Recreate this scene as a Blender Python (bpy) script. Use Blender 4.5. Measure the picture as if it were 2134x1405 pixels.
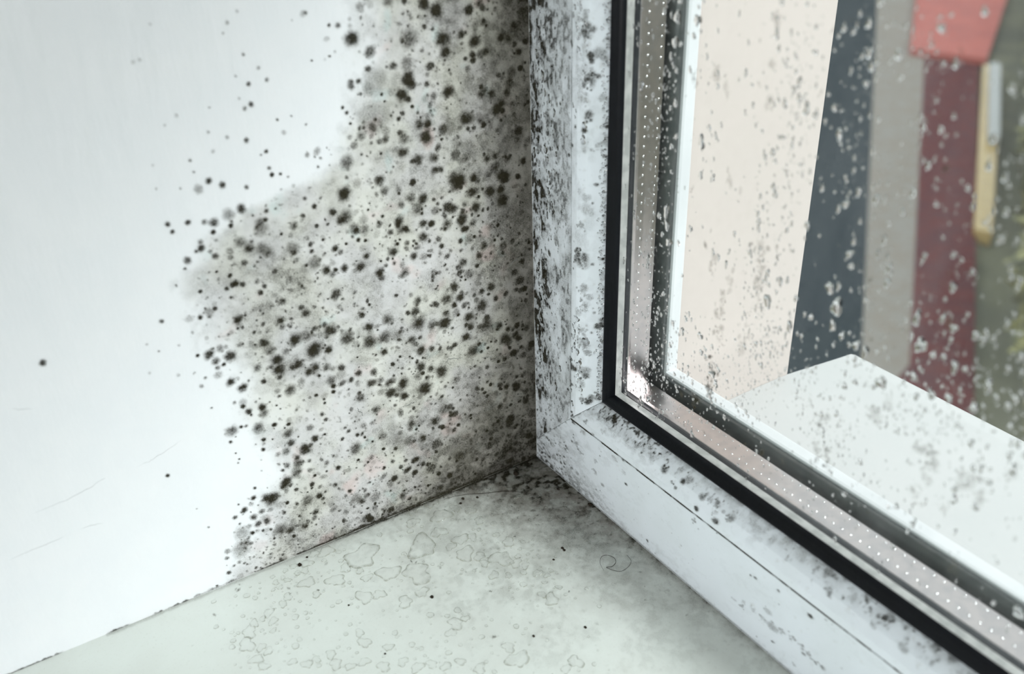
import bpy, math, random
import numpy as np
from mathutils import Vector, Matrix

C = bpy.context.scene.collection
sc = bpy.context.scene
for o in list(bpy.data.objects):
    bpy.data.objects.remove(o)
SPOTS = "72,191.6,6.14,0.38;69.9,205.4,5.17,0.25;75.3,40.9,5.05,0.4;53.7,218.9,3.45,0.65;153.8,16.1,3.89,0.5;108.4,101.1,3.56,1;110.2,136.6,3.18,0.35;39.8,216.8,3.05,0.9;39.2,181.6,3.08,0.5;152.2,24.1,3.27,0.5;37.2,157.8,3.05,0.95;60.2,98.3,3.2,0.8;47.5,94.2,3.26,0.95;83.9,96.8,3.13,0.8;59.8,64.4,3.33,0.9;77,222.5,2.67,0.9;42,227.7,2.77,1;55.9,204.3,2.81,1;50.2,180.2,2.92,0.95;31.5,184.1,2.97,0.9;87.3,164.8,2.8,1;88.1,154.9,2.83,0.8;93.8,101.9,3.01,0.8;137.7,35.3,2.98,0.6;135.6,17.9,3.05,0.7;72.4,203,2.59,0.4;84.5,177.1,2.64,0.7;35.6,158.4,2.86,0.9;14.7,155.5,2.94,0.95;121.6,158.8,2.57,0.5;100.4,108,2.82,0.85;115.7,108.5,2.77,0.9;56.2,151.1,2.76,0.65;15.5,144.8,2.91,1;28.4,97,3.04,0.85;26.9,86.3,3.08,0.8;50.9,70,3.06,0.85;33.9,75.2,3.1,0.8;50.7,49.4,3.14,0.6;124.2,97.4,2.63,0.95;46.6,230.8,2.4,1;39,211.7,2.49,0.85;25.7,213.9,2.52,0.95;59.1,198.8,2.47,0.95;38.8,196.3,2.54,1;35.9,140.8,2.71,0.95;132.7,167.4,2.3,0.55;110.5,147.8,2.43,0.6;103,139.5,2.48,0.65;119,54.8,2.67,0.95;136.4,36.4,2.68,0.95;121.7,28.2,2.75,0.7;21.6,150.3,2.61,0.95;77,96.8,2.63,0.8;70.3,70.9,2.73,0.9;72.8,67.5,2.73,0.5;16.7,75.8,2.86,0.85;54.3,171.4,2.45,0.8;38.8,160.3,2.53,0.85;110.8,108.8,2.49,0.65;142.3,110,2.32,0.85;124.3,102,2.4,0.95;74.4,104.7,2.5,0.7;70.3,216.6,2.15,0.8;16.8,185,2.39,0.95;59.8,181.3,2.28,0.7;60.6,175.9,2.3,0.85;147.8,76.3,2.35,0.75;136.9,73.4,2.39,0.75;124.4,44.8,2.51,0.7;84.6,149.2,2.29,0.75;130.3,155.5,2.15,0.65;122.9,151.2,2.18,0.65;96,123.3,2.34,0.9;126.7,107.4,2.3,0.65;98.6,85.4,2.44,0.4;121.1,86.1,2.38,0.8;71.7,166.5,2.18,0.8;58.8,156.4,2.24,0.7;53.4,154.7,2.26,0.95;54.7,137.7,2.3,0.8;43.1,140.6,2.32,0.75;28.8,144.8,2.35,0.9;45.6,105.6,2.42,0.8;54,95.2,2.43,0.7;70.8,95.6,2.38,0.5;61,76,2.46,0.8;50.7,79.8,2.48,0.45;55.9,44.7,2.57,0.75;129.6,42.1,2.38,0.95;116,97.1,2.21,0.85;103.1,84.2,2.28,0.7;61.3,233.7,1.95,0.6;54.4,201.7,2.06,0.95;52.5,185.6,2.11,0.8;28.3,183.2,2.18,0.5;122.9,49.2,2.26,0.8;141.3,26.7,2.28,0.35;99.6,18.9,2.4,0.5;150.1,113.5,2.01,0.85;65,147.9,2.1,0.85;80.4,147.6,2.06,0.6;69,134.8,2.12,0.85;30.5,151.9,2.17,1;61.3,104.3,2.22,0.9;35.2,93.5,2.31,0.9;60.3,84.3,2.28,0.9;127.4,152.4,1.9,0.9;120.7,148.9,1.92,0.65;109.1,93.1,2.09,0.8;125.2,65.8,2.09,0.75;81.4,167.6,1.91,0.35;64.4,143.7,2.01,0.7;80.4,151.9,1.95,0.4;84.1,132.3,1.99,0.9;64.5,124,2.06,0.7;39.5,146.5,2.06,0.8;33,131.1,2.11,0.55;77,73.4,2.16,0.8;84.6,62.1,2.17,0.7;26.1,58.9,2.31,0.45;68.5,47.9,2.24,0.7;45.5,20,2.37,0.6;24.7,220,1.91,0.6;23.6,193,1.98,0.75;10.2,195.1,2,0.8;66.8,185.7,1.9,0.45;46.9,170.7,1.98,0.7;32.5,167.3,2.02,0.65;127.7,168.4,1.79,0.85;128.4,111.3,1.93,0.9;139.5,37.5,2.07,0.8;138.6,165.7,1.7,0.85;98.7,134.9,1.87,0.85;139.9,94.3,1.87,0.95;112.1,91.9,1.94,0.85;70,161.9,1.85,0.7;75.8,127.5,1.92,0.95;36.6,120.9,2.02,0.8;41.7,110.4,2.04,0.9;22.9,104.8,2.09,0.95;39,104.5,2.06,0.9;83.4,103.9,1.96,0.9;64.1,91.1,2.04,0.8;85.4,76.5,2.03,0.85;70.4,64,2.09,0.9;62.5,71.9,2.09,0.6;83,47.1,2.1,0.6;31.6,217.4,1.78,0.9;10.2,212.4,1.84,0.7;22.8,228,1.77,0.7;45.3,195.5,1.8,0.6;18.8,191.9,1.87,0.85;77.5,185.7,1.76,0.6;48.9,185.2,1.82,0.95;141.5,179.3,1.63,0.45;89.9,154.3,1.77,0.8;121.8,161.4,1.68,0.8;136.9,124.6,1.74,0.9;144.1,98.7,1.78,0.85;133.5,79.5,1.81,0.7;91.1,70.9,1.92,0.8;133.8,31.1,1.92,0.35;130.1,18.4,1.96,0.5;131.6,15.6,1.96,0.8;109.1,156.9,1.65,0.75;109.7,118.8,1.74,0.75;102.4,99.2,1.79,0.95;90,97.5,1.82,0.45;132.7,101.2,1.73,0.7;104.3,91.4,1.81,0.7;81.8,139.8,1.73,0.35;54.3,143.8,1.78,0.9;21.5,134.3,1.86,0.6;16.4,149.8,1.84,1;59.6,109.1,1.85,0.75;19.4,83.9,1.98,0.8;81.1,70.1,1.89,0.5;37.5,83.6,1.95,0.95;33.2,55.1,2.02,0.5;63.1,37.7,2,0.85;59.3,35.4,2.01,0.5;13.7,213.5,1.7,1;29.4,203.6,1.69,0.6;11.7,190.9,1.76,0.9;47,165.5,1.74,0.9;18,165.3,1.8,0.8;12.7,162.7,1.82,0.7;29.4,158.8,1.79,0.7;59.8,130.5,1.75,0.85;90.8,133.7,1.67,0.95;141,87.5,1.67,0.35;133.8,82.5,1.69,1;124.6,60.7,1.76,0.85;127.3,57.3,1.76,0.7;131,40.1,1.79,0.8;20.9,209.2,1.64,0.85;61.5,210.1,1.56,0.8;80.7,182.8,1.58,0.6;83.6,81.5,1.75,0.8;14.4,187.1,1.63,0.95;22.4,165.1,1.67,0.8;92.7,158.4,1.54,0.95;134.7,153.1,1.47,0.55;144.8,157.1,1.45,0.8;150.5,153.7,1.44,0.75;130.2,147,1.5,0.7;119.2,140.3,1.53,0.75;118.3,127,1.56,0.85;111,121.8,1.58,0.7;120.2,118.9,1.57,0.9;120,115.9,1.58,0.6;136.4,122,1.54,0.5;106.7,110.8,1.61,0.7;148.3,103.4,1.55,0.4;120.1,104.3,1.6,0.6;115.8,88.5,1.64,0.5;63.8,160.9,1.57,0.6;63.4,154.3,1.59,0.75;34.9,136.3,1.68,1;30.7,138,1.68,0.7;13.8,153.7,1.68,1;25.6,125.8,1.72,0.85;77.7,89.7,1.69,0.85;9.4,73.6,1.85,0.9;115.4,64.7,1.65,0.6;114,58.6,1.66,1;124.8,14.7,1.73,0.8;54.7,232.8,1.41,0.8;68.5,233.4,1.38,0.35;15,206.9,1.53,0.6;5.5,206.6,1.55,0.9;21,225.7,1.48,0.7;56.2,211.1,1.45,0.55;56.6,196.5,1.48,0.9;60.1,206,1.45,0.35;15.3,198.8,1.55,0.7;8.8,186.1,1.58,0.7;67.4,182.8,1.49,0.85;48.7,188.2,1.51,0.6;4.5,160,1.64,0.9;146.2,30.1,1.6,0.8;144.8,25.6,1.61,0.7;65.7,146.2,1.5,0.9;29.3,157.7,1.54,1;28.3,122,1.61,0.85;46.6,98.9,1.62,0.9;34.9,88.6,1.66,0.8;74.8,74,1.62,0.55;56.3,73.4,1.66,0.85;62.6,60.7,1.67,0.6;58,69,1.66,0.55;17,49.1,1.77,0.9;26.9,208.8,1.45,0.95;23.3,179.7,1.51,1;134.9,150.5,1.35,0.55;140.3,152.6,1.33,0.7;132.4,138.6,1.37,0.75;93.7,143.2,1.43,0.95;126.1,113.1,1.43,0.35;118.8,96.6,1.47,0.85;116.2,28,1.6,1;119,20,1.61,0.85;206.4,129.6,1.21,1;127.9,50,1.48,0.6;105.2,13.2,1.58,0.6;62.4,143.6,1.41,1;69.2,143.7,1.4,0.75;35.2,144.4,1.45,0.8;39.8,155.1,1.43,0.6;28,104.1,1.54,0.85;42.2,101.6,1.52,0.95;37,100,1.53,0.7;30.8,100.6,1.54,0.6;85.9,110.5,1.43,1;90.6,83.5,1.47,0.85;45.1,80.2,1.55,0.7;12.1,48.5,1.66,0.9;47.5,44.8,1.61,0.9;89.5,37.6,1.56,0.6;21.2,216.4,1.32,0.5;16.7,204.5,1.35,0.6;7.5,217.1,1.34,0.9;7.1,210.1,1.35,0.8;45,207.5,1.3,0.75;61.1,184,1.32,0.8;34.7,173.9,1.37,0.65;44.5,165.2,1.37,0.9;15.6,166.9,1.42,0.6;21.7,157.4,1.42,0.7;137.4,181.5,1.2,0.8;132.9,178.9,1.21,0.85;80.8,136.3,1.34,0.9;43.9,125.9,1.42,0.7;34.2,147.4,1.4,0.7;20.8,98.3,1.5,0.85;139.5,82.7,1.35,0.95;149.4,35.5,1.41,0.95;96.6,15.7,1.53,0.85;110.7,153.3,1.24,0.5;110.5,145.7,1.26,0.8;134.9,139.8,1.23,1;136.2,139.4,1.23,0.9;126.1,133.1,1.25,0.9;95.2,117.3,1.33,0.5;124.5,93.6,1.32,0.8;101.7,89.7,1.36,0.5;94.2,81.3,1.39,0.8;131.2,94.1,1.31,0.85;126.4,87.7,1.33,0.5;46.4,131.3,1.35,0.85;37.1,131.2,1.31,0.8;16.2,119.8,1.36,0.8;51.2,120.6,1.31,0.6;54.9,83.5,1.37,0.85;43.3,81.6,1.38,0.9;17.4,64.9,1.45,0.85;26.8,63.7,1.44,0.7;61.8,21.5,1.45,0.8;71.8,23.6,1.44,0.9;47.1,222.4,1.16,0.8;56.9,218.6,1.15,0.8;21.3,220.9,1.19,1;43.3,206.1,1.19,0.4;43,181.5,1.23,0.5;27.9,179.4,1.25,0.75;16.9,176.1,1.27,0.7;91,170.8,1.17,0.3;94.2,233.5,1.07,0.35;91.6,140.9,1.22,0.7;123.1,52.2,1.3,0.9;105.6,38.9,1.35,0.85;118.5,35.4,1.34,0.85;142.2,31.3,1.31,0.7;138.4,30.5,1.32,0.5;108.2,30.3,1.36,0.7;159.9,17.5,1.31,0.5;29.6,117.2,1.29,0.85;15,80.4,1.37,0.9;67.2,27.3,1.38,0.9;141.8,166.7,1.04,0.6;147.5,168,1.03,0.85;99.8,162.5,1.11,0.85;138.5,138.6,1.09,0.8;144.4,131.8,1.09,0.85;103.5,147.5,1.12,0.8;127.3,99.6,1.16,0.7;102.4,81.1,1.22,0.9;141.3,85.8,1.11,0.9;130.1,72.2,1.15,0.9;123.7,72.1,1.16,0.4;116.3,56,1.19,0.7;130.9,57.2,1.17,0.5;118.4,43.2,1.2,0.6;144.6,39.9,1.18,0.85;81.7,227.8,0.99,0.7;35.1,210.6,1.07,0.6;30.1,207.7,1.08,0.8;47.3,204.4,1.07,0.6;76.2,206.7,1.02,0.85;61.1,189.5,1.07,0.8;31,164.3,1.14,0.6;117.7,205.6,0.97,0.8;121.5,193.2,0.99,0.7;139.4,162.1,0.99,0.9;154.5,169.1,0.96,0.85;132.6,162.9,0.99,0.9;119.5,162,1.01,0.85;104.8,159.8,1.03,0.8;136.4,143.5,1.02,0.9;150.3,129.9,1.02,0.85;18.2,133.7,1.18,0.9;22.1,121.4,1.19,0.7;9.6,99.4,1.24,0.8;62.7,112.8,1.15,0.5;75.9,116.3,1.13,0.4;48.4,119.3,1.16,0.6;86.4,88.6,1.15,0.35;74.3,82.1,1.18,0.95;60.1,90.9,1.18,0.8;91.3,73.3,1.17,0.8;30.6,77.5,1.24,0.9;56.7,27,1.28,0.8;75.6,26.2,1.26,0.8;53.8,30,1.28,0.7;118.6,165.3,0.94,0.8;100,154.4,0.98,0.9;126.1,154.7,0.95,0.7;125,146,0.96,0.5;103.4,144.5,0.99,0.85;94.7,133.9,1.01,1;102.6,125.1,1.01,0.4;104.6,110.9,1.03,0.7;147.9,106.6,0.98,0.7;109.2,69.3,1.06,0.75;135.6,66.9,1.03,0.95;128.1,39.2,1.08,0.8;125.8,35.8,1.09,0.8;114.6,25.5,1.11,0.8;153.8,33.5,1.06,0.7;132.9,26.1,1.09,0.7;148.8,26.2,1.07,0.5;130.5,11.4,1.11,0.95;101.8,23.9,1.13,0.8;146.1,37.2,1.06,0.4;83.5,144.1,0.98,1;83.7,148.2,0.98,0.6;65.9,122.6,1.03,0.6;44.3,138.7,1.03,0.8;46.8,150.7,1.02,0.7;35.3,155.2,1.02,0.9;20.3,144.2,1.05,0.8;37.1,126.8,1.06,0.6;69.5,114.6,1.04,0.8;14.2,69.8,1.16,0.9;10.3,76.6,1.15,0.9;20.7,64.6,1.16,1;25.5,53.4,1.16,0.95;30.1,52.4,1.16,0.8;51.6,56.5,1.13,0.8;54.3,58.8,1.12,0.5;49.5,61.2,1.13,0.6;43,54.2,1.14,0.4;46.4,47.8,1.15,0.8;44.1,37.5,1.16,0.9;72.8,28.8,1.14,0.7;50.1,19.9,1.18,0.7;79.4,31,1.13,0.7;99.8,183.1,0.91,0.6;114.3,178.6,0.9,0.9;124.4,176.1,0.89,0.7;107.4,193.3,0.89,0.35;124.2,70.2,0.98,0.95;107.9,66,1.01,0.8;98.4,56.1,1.03,0.8;136.6,62.2,0.98,0.85;148,22,1.02,0.95;153.5,165.9,0.84,0.85;103.2,166.6,0.89,0.7;148.3,140.3,0.87,0.95;164.2,132.7,0.86,0.8;102.8,78.4,1,0.95;54.9,193.2,0.89,0.95;73.6,182.3,0.89,0.6;117.4,212.8,0.8,0.8;120.2,204.6,0.81,0.6;63.9,159.3,0.89,0.9;72,151.4,0.89,0.85;74,149.3,0.89,0.8;66.7,137.8,0.91,0.95;71.6,132.3,0.91,0.8;72.7,129.6,0.91,0.7;52.5,141.1,0.92,0.6;30.8,141.8,0.94,0.8;27.1,149.1,0.94,0.9;25.1,152.1,0.94,0.8;30.2,131.4,0.95,0.9;29.6,73.1,1.02,0.8;62.4,46.7,1.02,0.6;7,38.6,1.08,0.8;63.9,31.7,1.03,0.7;84,29.3,1.02,0.8;110.5,79.5,0.93,0.9;135.9,64.8,0.92,0.5;130.8,30.7,0.97,0.9;160.8,14,0.95,0.6;83.7,148.6,0.86,0.9;146.7,156.4,0.79,0.7;141.8,155,0.8,0.6;106.4,139.3,0.85,0.9;93.3,120.2,0.88,0.6;145.4,107.2,0.84,0.9;155.4,100.8,0.84,0.6;108,88.4,0.9,0.85;29.5,217.7,0.83,0.8;20.1,219.1,0.84,0.9;37.2,203,0.84,0.7;70.9,191.1,0.82,0.9;76,188.9,0.82,0.85;52.7,190.3,0.84,0.8;43,177.6,0.86,0.85;37.7,176.2,0.87,0.6;70,177.3,0.84,0.75;85.3,170.9,0.83,0.7;110.7,213.1,0.76,0.6;115,187.7,0.78,0.85;175.7,65.8,0.84,0.9;80.5,143,0.84,0.9;51.9,135.1,0.88,0.85;51.4,130.7,0.88,0.6;44.3,145.7,0.87,0.7;24.4,101.5,0.94,0.8;40.4,96,0.93,1;113.4,79.4,0.87,0.6;118,48.2,0.9,0.7;126.6,28,0.91,0.8;55.7,228.3,0.74,0.7;67.3,200.2,0.76,0.85;82.2,195.9,0.75,1;46,182.4,0.79,0.8;128.1,195.7,0.7,0.5;114.9,181.3,0.73,0.7;114.3,154.8,0.75,0.9;98.1,148.1,0.78,0.8;88.5,116.5,0.82,0.6;154.3,114.4,0.76,0.9;71.3,142.3,0.8,0.6;54.7,125.8,0.83,0.5;82,114.1,0.82,0.85;144.3,88.8,0.77,0.6;143.6,76.6,0.79,0.9;99.9,58.4,0.84,0.7;107,46.1,0.85,0.7;130.1,48.3,0.83,0.8;116.6,39.5,0.85,0.9;151.6,18.1,0.84,0.8;149,71.2,0.79,0.8;59.2,137.1,0.76,0.8;27.7,140.5,0.79,0.9;81.7,89.4,0.79,0.7;70.6,84.7,0.8,0.8;26,73.9,0.85,0.95;66,44,0.85,0.9;90.5,47.8,0.82,0.6;91.3,35.9,0.83,0.8;85.1,228.3,0.66,0.8;77,229.3,0.66,0.4;34.6,218.6,0.71,0.7;83.6,198.1,0.69,0.95;63.4,172.2,0.73,0.6;121.2,234.2,0.62,0.6;154,226.3,0.6,0.35;113,217.7,0.64,0.5;106.8,172.5,0.69,0.4;143.9,206.5,0.63,0.35;134,191.7,0.65,0.4;132.1,164.4,0.66,0.7;152,150.8,0.66,0.7;133.6,125.4,0.7,0.8;137.3,120.8,0.7,0.8;141.6,76.2,0.73,0.7;91.4,49.9,0.8,0.9;162.8,108.6,0.66,0.4;40,143.1,0.72,0.8;57.8,115,0.73,0.6;71.8,83.2,0.75,0.6;66.8,90.4,0.75,0.7;59.6,80.3,0.76,0.8;11.2,67,0.81,0.9;40.2,41.9,0.81,0.8;88,46,0.77,0.8;66.3,197.3,0.64,0.9;64.2,191.4,0.65,0.8;117.5,223,0.58,0.7;142.4,190.2,0.59,0.65;111,178.2,0.62,0.85;138.7,80.6,0.68,0.8;107.3,76.4,0.7,0.8;107.3,74.4,0.7,0.9;118.9,33.5,0.73,0.9;143.2,44.6,0.7,0.9;88.8,143.8,0.65,1;141,146.4,0.6,1;132,111.6,0.64,0.95;153.3,103.9,0.63,0.7;59.7,135,0.66,0.8;66.2,108.4,0.68,0.5;65.9,83.1,0.7,0.8;46.6,226.4,0.57,0.9;47.7,201,0.59,0.9;81.2,191.5,0.58,0.9;51.7,188.3,0.6,0.9;65.3,170.8,0.61,0.7;94.8,180.8,0.58,0.6;151.8,226.7,0.5,0.4;109.4,58.8,0.66,0.9;139.3,14.4,0.67,0.85;75,164.4,0.58,0.6;77.9,155.7,0.58,0.9;54.3,150.1,0.6,0.9;67.4,139.3,0.6,0.9;65.4,139.4,0.61,0.9;74.7,132.2,0.6,1;64.6,81.8,0.65,0.8;123.9,164.8,0.53,0.8;111.1,39.4,0.61,0.9;152.4,29.3,0.59,0.7;63.2,192.5,0.53,0.8;43.5,179.4,0.55,0.9;117.2,237.4,0.46,0.5;134.3,198.8,0.48,0.6;109.1,198.4,0.5,0.9;69.4,131.8,0.56,1;35.8,112.2,0.59,1;172.8,113.2,0.5,0.4;90.1,91.2,0.54,1;127.8,81.1,0.51,0.9;131.9,65.5,0.52,0.9;151.2,39.4,0.53,0.8;77.1,158.3,0.49,0.9;77.2,146.7,0.49,0.8;85.5,135.3,0.5,0.9;49.6,113.3,0.53,0.8;79.6,101.1,0.52,1;72.2,226.6,0.45,0.6;93.2,217.1,0.44,0.9;86.3,217.5,0.44,0.9;84,218.8,0.44,0.4;98.6,194.6,0.45,0.8;121.5,208.4,0.43,0.6;117.1,186.9,0.44,0.6;141.9,185.8,0.43,0.75;108.3,176.5,0.46,0.7;146.2,237.2,0.4,0.35;171.2,125.2,0.42,0.6;167.7,121,0.43,0.7;68,154.8,0.44,1;33.9,116.2,0.48,0.9;126.1,69,0.46,1;121,62.3,0.47,0.9;121.1,32.2,0.49,0.9;147,61.6,0.46,0.9;147.8,60,0.46,0.6;148,65.1,0.45,0.9;165.2,33.7,0.46,0.8;132.3,207.2,0.37,0.8;155.1,191.2,0.37,0.6;148.4,204.1,0.36,0.5;155.7,182.8,0.37,0.7;147.6,181,0.38,0.8;38.2,112.4,0.43,0.9;9.7,85.7,0.46,0.9;90,86.2,0.42,0.9;103.7,198.7,0.33,0.9;123.2,231,0.31,0.8;121.4,216.2,0.32,0.9;134.1,86.8,0.34,0.8;146.9,33.2,0.35,0.9;146.6,72.9,0.34,0.9;168,45.1,0.34,0.7;188.2,108.3,0.28,0.8;91.7,184.3,0.29,1;98.6,231.9,0.27,0.8;91,183.2,0.23,0.8"
GLASS_DROPS = "86.423,231.041,2.249;76.096,221.909,2.166;85.096,225.611,1.3;78.117,200.9,1.711;99.301,179.251,1.351;98.832,194.306,1.157;78.899,146.83,2.212;76.581,158.95,2.55;77.563,153.364,2.198;72.735,155.684,1.659;89.989,156.335,1.246;154.007,240.98,1.607;145.858,238.291,1.238;157.168,229.61,1.628;164.981,234.462,1.843;176.61,217.121,1.318;175.049,219.433,0.922;165.851,192.532,1.701;139.78,211.528,1.464;146.436,215.338,1.43;149.514,208.022,1.725;142.339,175.896,1.543;161.145,168.663,1.494;174.475,173.064,1.722;158.313,152.997,3.394;154.481,158.354,2.315;174.574,168.277,1.736;189.451,153.502,2.86;184.719,152.086,2.031;193.812,152.285,1.417;189.508,149.34,1.728;201.101,151.773,1.949;205.113,164.113,1.617;207.603,166.046,1.6;211.982,150.851,2.169;178.887,134.894,2.726;171.59,142.319,2.131;189.294,142.4,1.75;201.6,141.166,1.701;209.531,142.121,1.941;238.177,84.058,2.57;107.243,101.31,2.226;109.431,98.035,1.855;107.01,91.17,1.505;90.863,118.41,1.497;89.49,112.382,1.702;99.259,114.751,1.85;100.493,107.784,1.49;140.672,137.865,1.973;212.89,184.612,1.522;202.461,210.282,1.242;205.193,193.614,1.528;167.709,143.122,1.841;161.848,143.937,1.553;148.728,145.207,2.235;180.293,207.125,1.329;181.999,217.823,1.167;159.392,192.764,1.44;169.595,175.97,1.301"
GLASS_MOULD = "96.198,214.113,2.259,0.6;108.545,135.415,2.471,0.6;108.726,129.456,2.313,0.7;109.115,119.346,2.524,0.7;107.019,103.386,2.961,0.9;105.943,96.212,2.247,0.9;98.577,85.944,1.924,0.9;107.01,91.17,1.693,0.8;124.092,160.617,3.623,0.7;125.674,153.914,2.321,0.6;125.456,147.31,2.177,0.6;125.663,140.752,1.691,0.5;159.943,108.753,2.306,0.7;165.329,93.119,2.5,0.8;163.481,96.554,1.665,0.7;160.025,94.431,2.019,0.7;213.798,118.555,3.145,0.8;217.742,113.877,2.283,0.6;200.221,119.123,2.363,0.7;202.241,117.61,1.768,0.6;195.909,119.264,1.492,0.6;199.38,111.129,1.8,0.5;197.734,102.364,1.833,0.6;180.268,121.291,1.852,0.6;178.097,122.886,1.547,0.6;211.097,114.974,2.317,0.6;216.103,85.795,1.803,0.5;106.771,181.498,1.326,0.4;101.697,211.259,1.281,0.4;102.541,144.836,1.763,0.5;111.38,142.509,1.737,0.4;120.541,223.728,1.052,0.5;120.848,211.615,1.225,0.4;120.612,236.882,1.322,0.6;86.795,210.483,1.656,0.6;120.104,120.397,2.113,0.35;122.996,125.82,2.085,0.35;158.618,97.753,1.511,0.5;196.57,37.771,2.37,0.4;225.05,127.561,1.367,0.4;207.907,103.438,1.786,0.5;182.414,128.974,1.365,0.4"
RAIL_MOULD = "25.162,20.052,3.728,0.8;32.779,28.339,3.195,0.7;38.237,37.683,2.687,0.6;13.222,15.788,2.86,0.8;23.199,10.073,2.834,0.8;29.073,11.69,2.337,0.7;19.228,12.05,2.134,0.8;9.166,17.21,2.395,0.8;4.786,4.7,1.953,0.9;36.579,24.129,2.279,0.6;47.713,19.732,2.025,0.5;47.54,26.658,1.787,0.4;90.471,48.563,1.625,0.95;91.727,48.077,1.216,0.8;97.661,46.054,0.803,0.7;100.517,44.911,0.999,0.8;104.377,50.074,1.189,0.6;98.413,50.869,1.602,0.6;114.201,48.587,1.557,0.7;118.399,49.608,2.51,0.6;121.447,49.343,1.536,0.8;125.237,44.901,1.528,0.85;113.616,43.353,0.977,0.9;112.624,36.169,1.383,0.7;122.335,47.204,2.301,0.5;129.76,49.07,1.89,0.5;128.644,47.74,1.515,0.7;177.993,48.507,2.06,0.6;179.699,47.912,1.369,0.7;200.752,51.152,1.963,0.7;199.838,51.093,0.983,0.9;198.068,48.155,1.316,0.5;209.688,48.148,1.924,0.5;167.477,52.666,3.161,0.4;164.117,51.929,2.121,0.4;187.021,50.847,2.359,0.4;153.945,15.118,2.256,0.45;158.89,15.463,2.607,0.5;163.671,16.261,2.58,0.55;168.389,16.816,2.554,0.6;172.677,16.54,2.353,0.65;176.623,16.533,2.155,0.7;180.188,15.716,1.963,0.7;183.636,15.351,1.773,0.7;148.743,15.948,1.707,0.35;143.6,15.601,1.533,0.3;138.644,12.828,1.165,0.35;142.651,12.692,0.963,0.6;155.698,20.509,1.116,0.4;171.306,5.611,0.921,0.5;159.96,7.981,0.563,0.7;86.139,5.789,0.644,0.9;147.886,31.96,0.558,0.8;61.223,36.501,2.592,0.4;68.133,32.737,2.144,0.3;40.056,44.218,1.33,0.7;45.982,41.039,1.321,0.6;30.814,38.911,1.81,0.9;52.969,45.908,1.734,0.4"
STILE_MOULD = "46.507,225.96,1.606,0.6;47.925,220.859,1.255,0.8;46.924,218.659,1.441,0.9;47.957,218.225,1.08,0.7;48.112,201.073,2.579,0.9;47.1,201.891,1.842,0.8;48.527,209.304,1.093,0.9;48.942,203.847,1.468,0.8;50.685,210.587,1.09,0.6;46.292,194.328,1.863,0.5;47.793,186.911,1.127,0.8;47.391,174.154,1.338,0.5;51.988,175.353,1.142,0.5;53.084,183.669,0.565,1;51.613,194.608,0.742,0.5;44.59,127.184,2.441,0.9;45.585,124.028,2.856,0.8;43.427,124.598,2.044,0.8;47.148,123.25,2.446,0.6;46.667,111.677,2.482,0.6;47.744,102.545,2.506,0.7;48.89,107.389,1.66,0.5;44.77,99.396,2.103,0.5;45.846,89.986,2.124,0.5;46.922,82.877,2.995,0.7;48.695,79.494,1.716,0.6;46.414,70.099,1.738,0.6;47.689,66.625,1.524,0.8;48.456,53.664,1.546,0.9;46.755,54.016,1.327,0.7;49.904,55.657,1.542,0.8;51.807,55.306,1.321,0.7;42.257,69.838,1.311,0.9;40.674,59.958,1.107,1;39.966,72.423,1.093,0.9;41.424,42.875,1.353,1;52.066,93.294,0.632,0.9;52.916,96.104,0.84,0.7;46.868,152.61,1.573,0.4;48.819,147.575,1.382,0.4;45.458,140.599,1.599,0.6;15.501,76.282,3.171,0.9;16.961,89.792,2.226,0.7;20.02,110.794,1.73,0.6;21.401,81.573,1.785,0.7;14.606,188.298,1.591,0.5;17.064,217.779,2.67,0.8;26.316,176.965,2.371,0.7;29.129,193.529,2.309,0.6;31.252,165.969,2.779,0.7;26.07,156.023,2.84,0.8;24.241,148.968,2.053,0.8;32.838,140.801,2.859,0.6;29.293,128.348,2.92,0.7;22.186,130.38,2.949,0.6;33.049,205.775,2.256,0.5;26.728,212.026,1.887,0.6;29.963,218.103,2.232,0.5;17.544,166.346,2.44,0.8;17.041,159.808,1.641,0.7;17.048,144.479,1.672,0.7;21.125,64.447,2.274,0.7;24.937,59.662,2.273,0.6;20.748,41.013,2.801,0.7;22.656,35.008,1.874,0.7;18.461,25.472,1.905,0.7;36.28,107.782,2.534,0.5;32.695,96.62,3.014,0.5;29.153,109.635,2.56,0.5;25.422,100.86,2.602,0.6;30.769,75.665,2.654,0.5;28.693,48.056,2.059,0.6;34.44,45.682,1.819,0.5;36.228,163.249,2.369,0.6;37.81,183.856,1.917,0.5;36.2,193.184,1.9,0.5"
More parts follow.
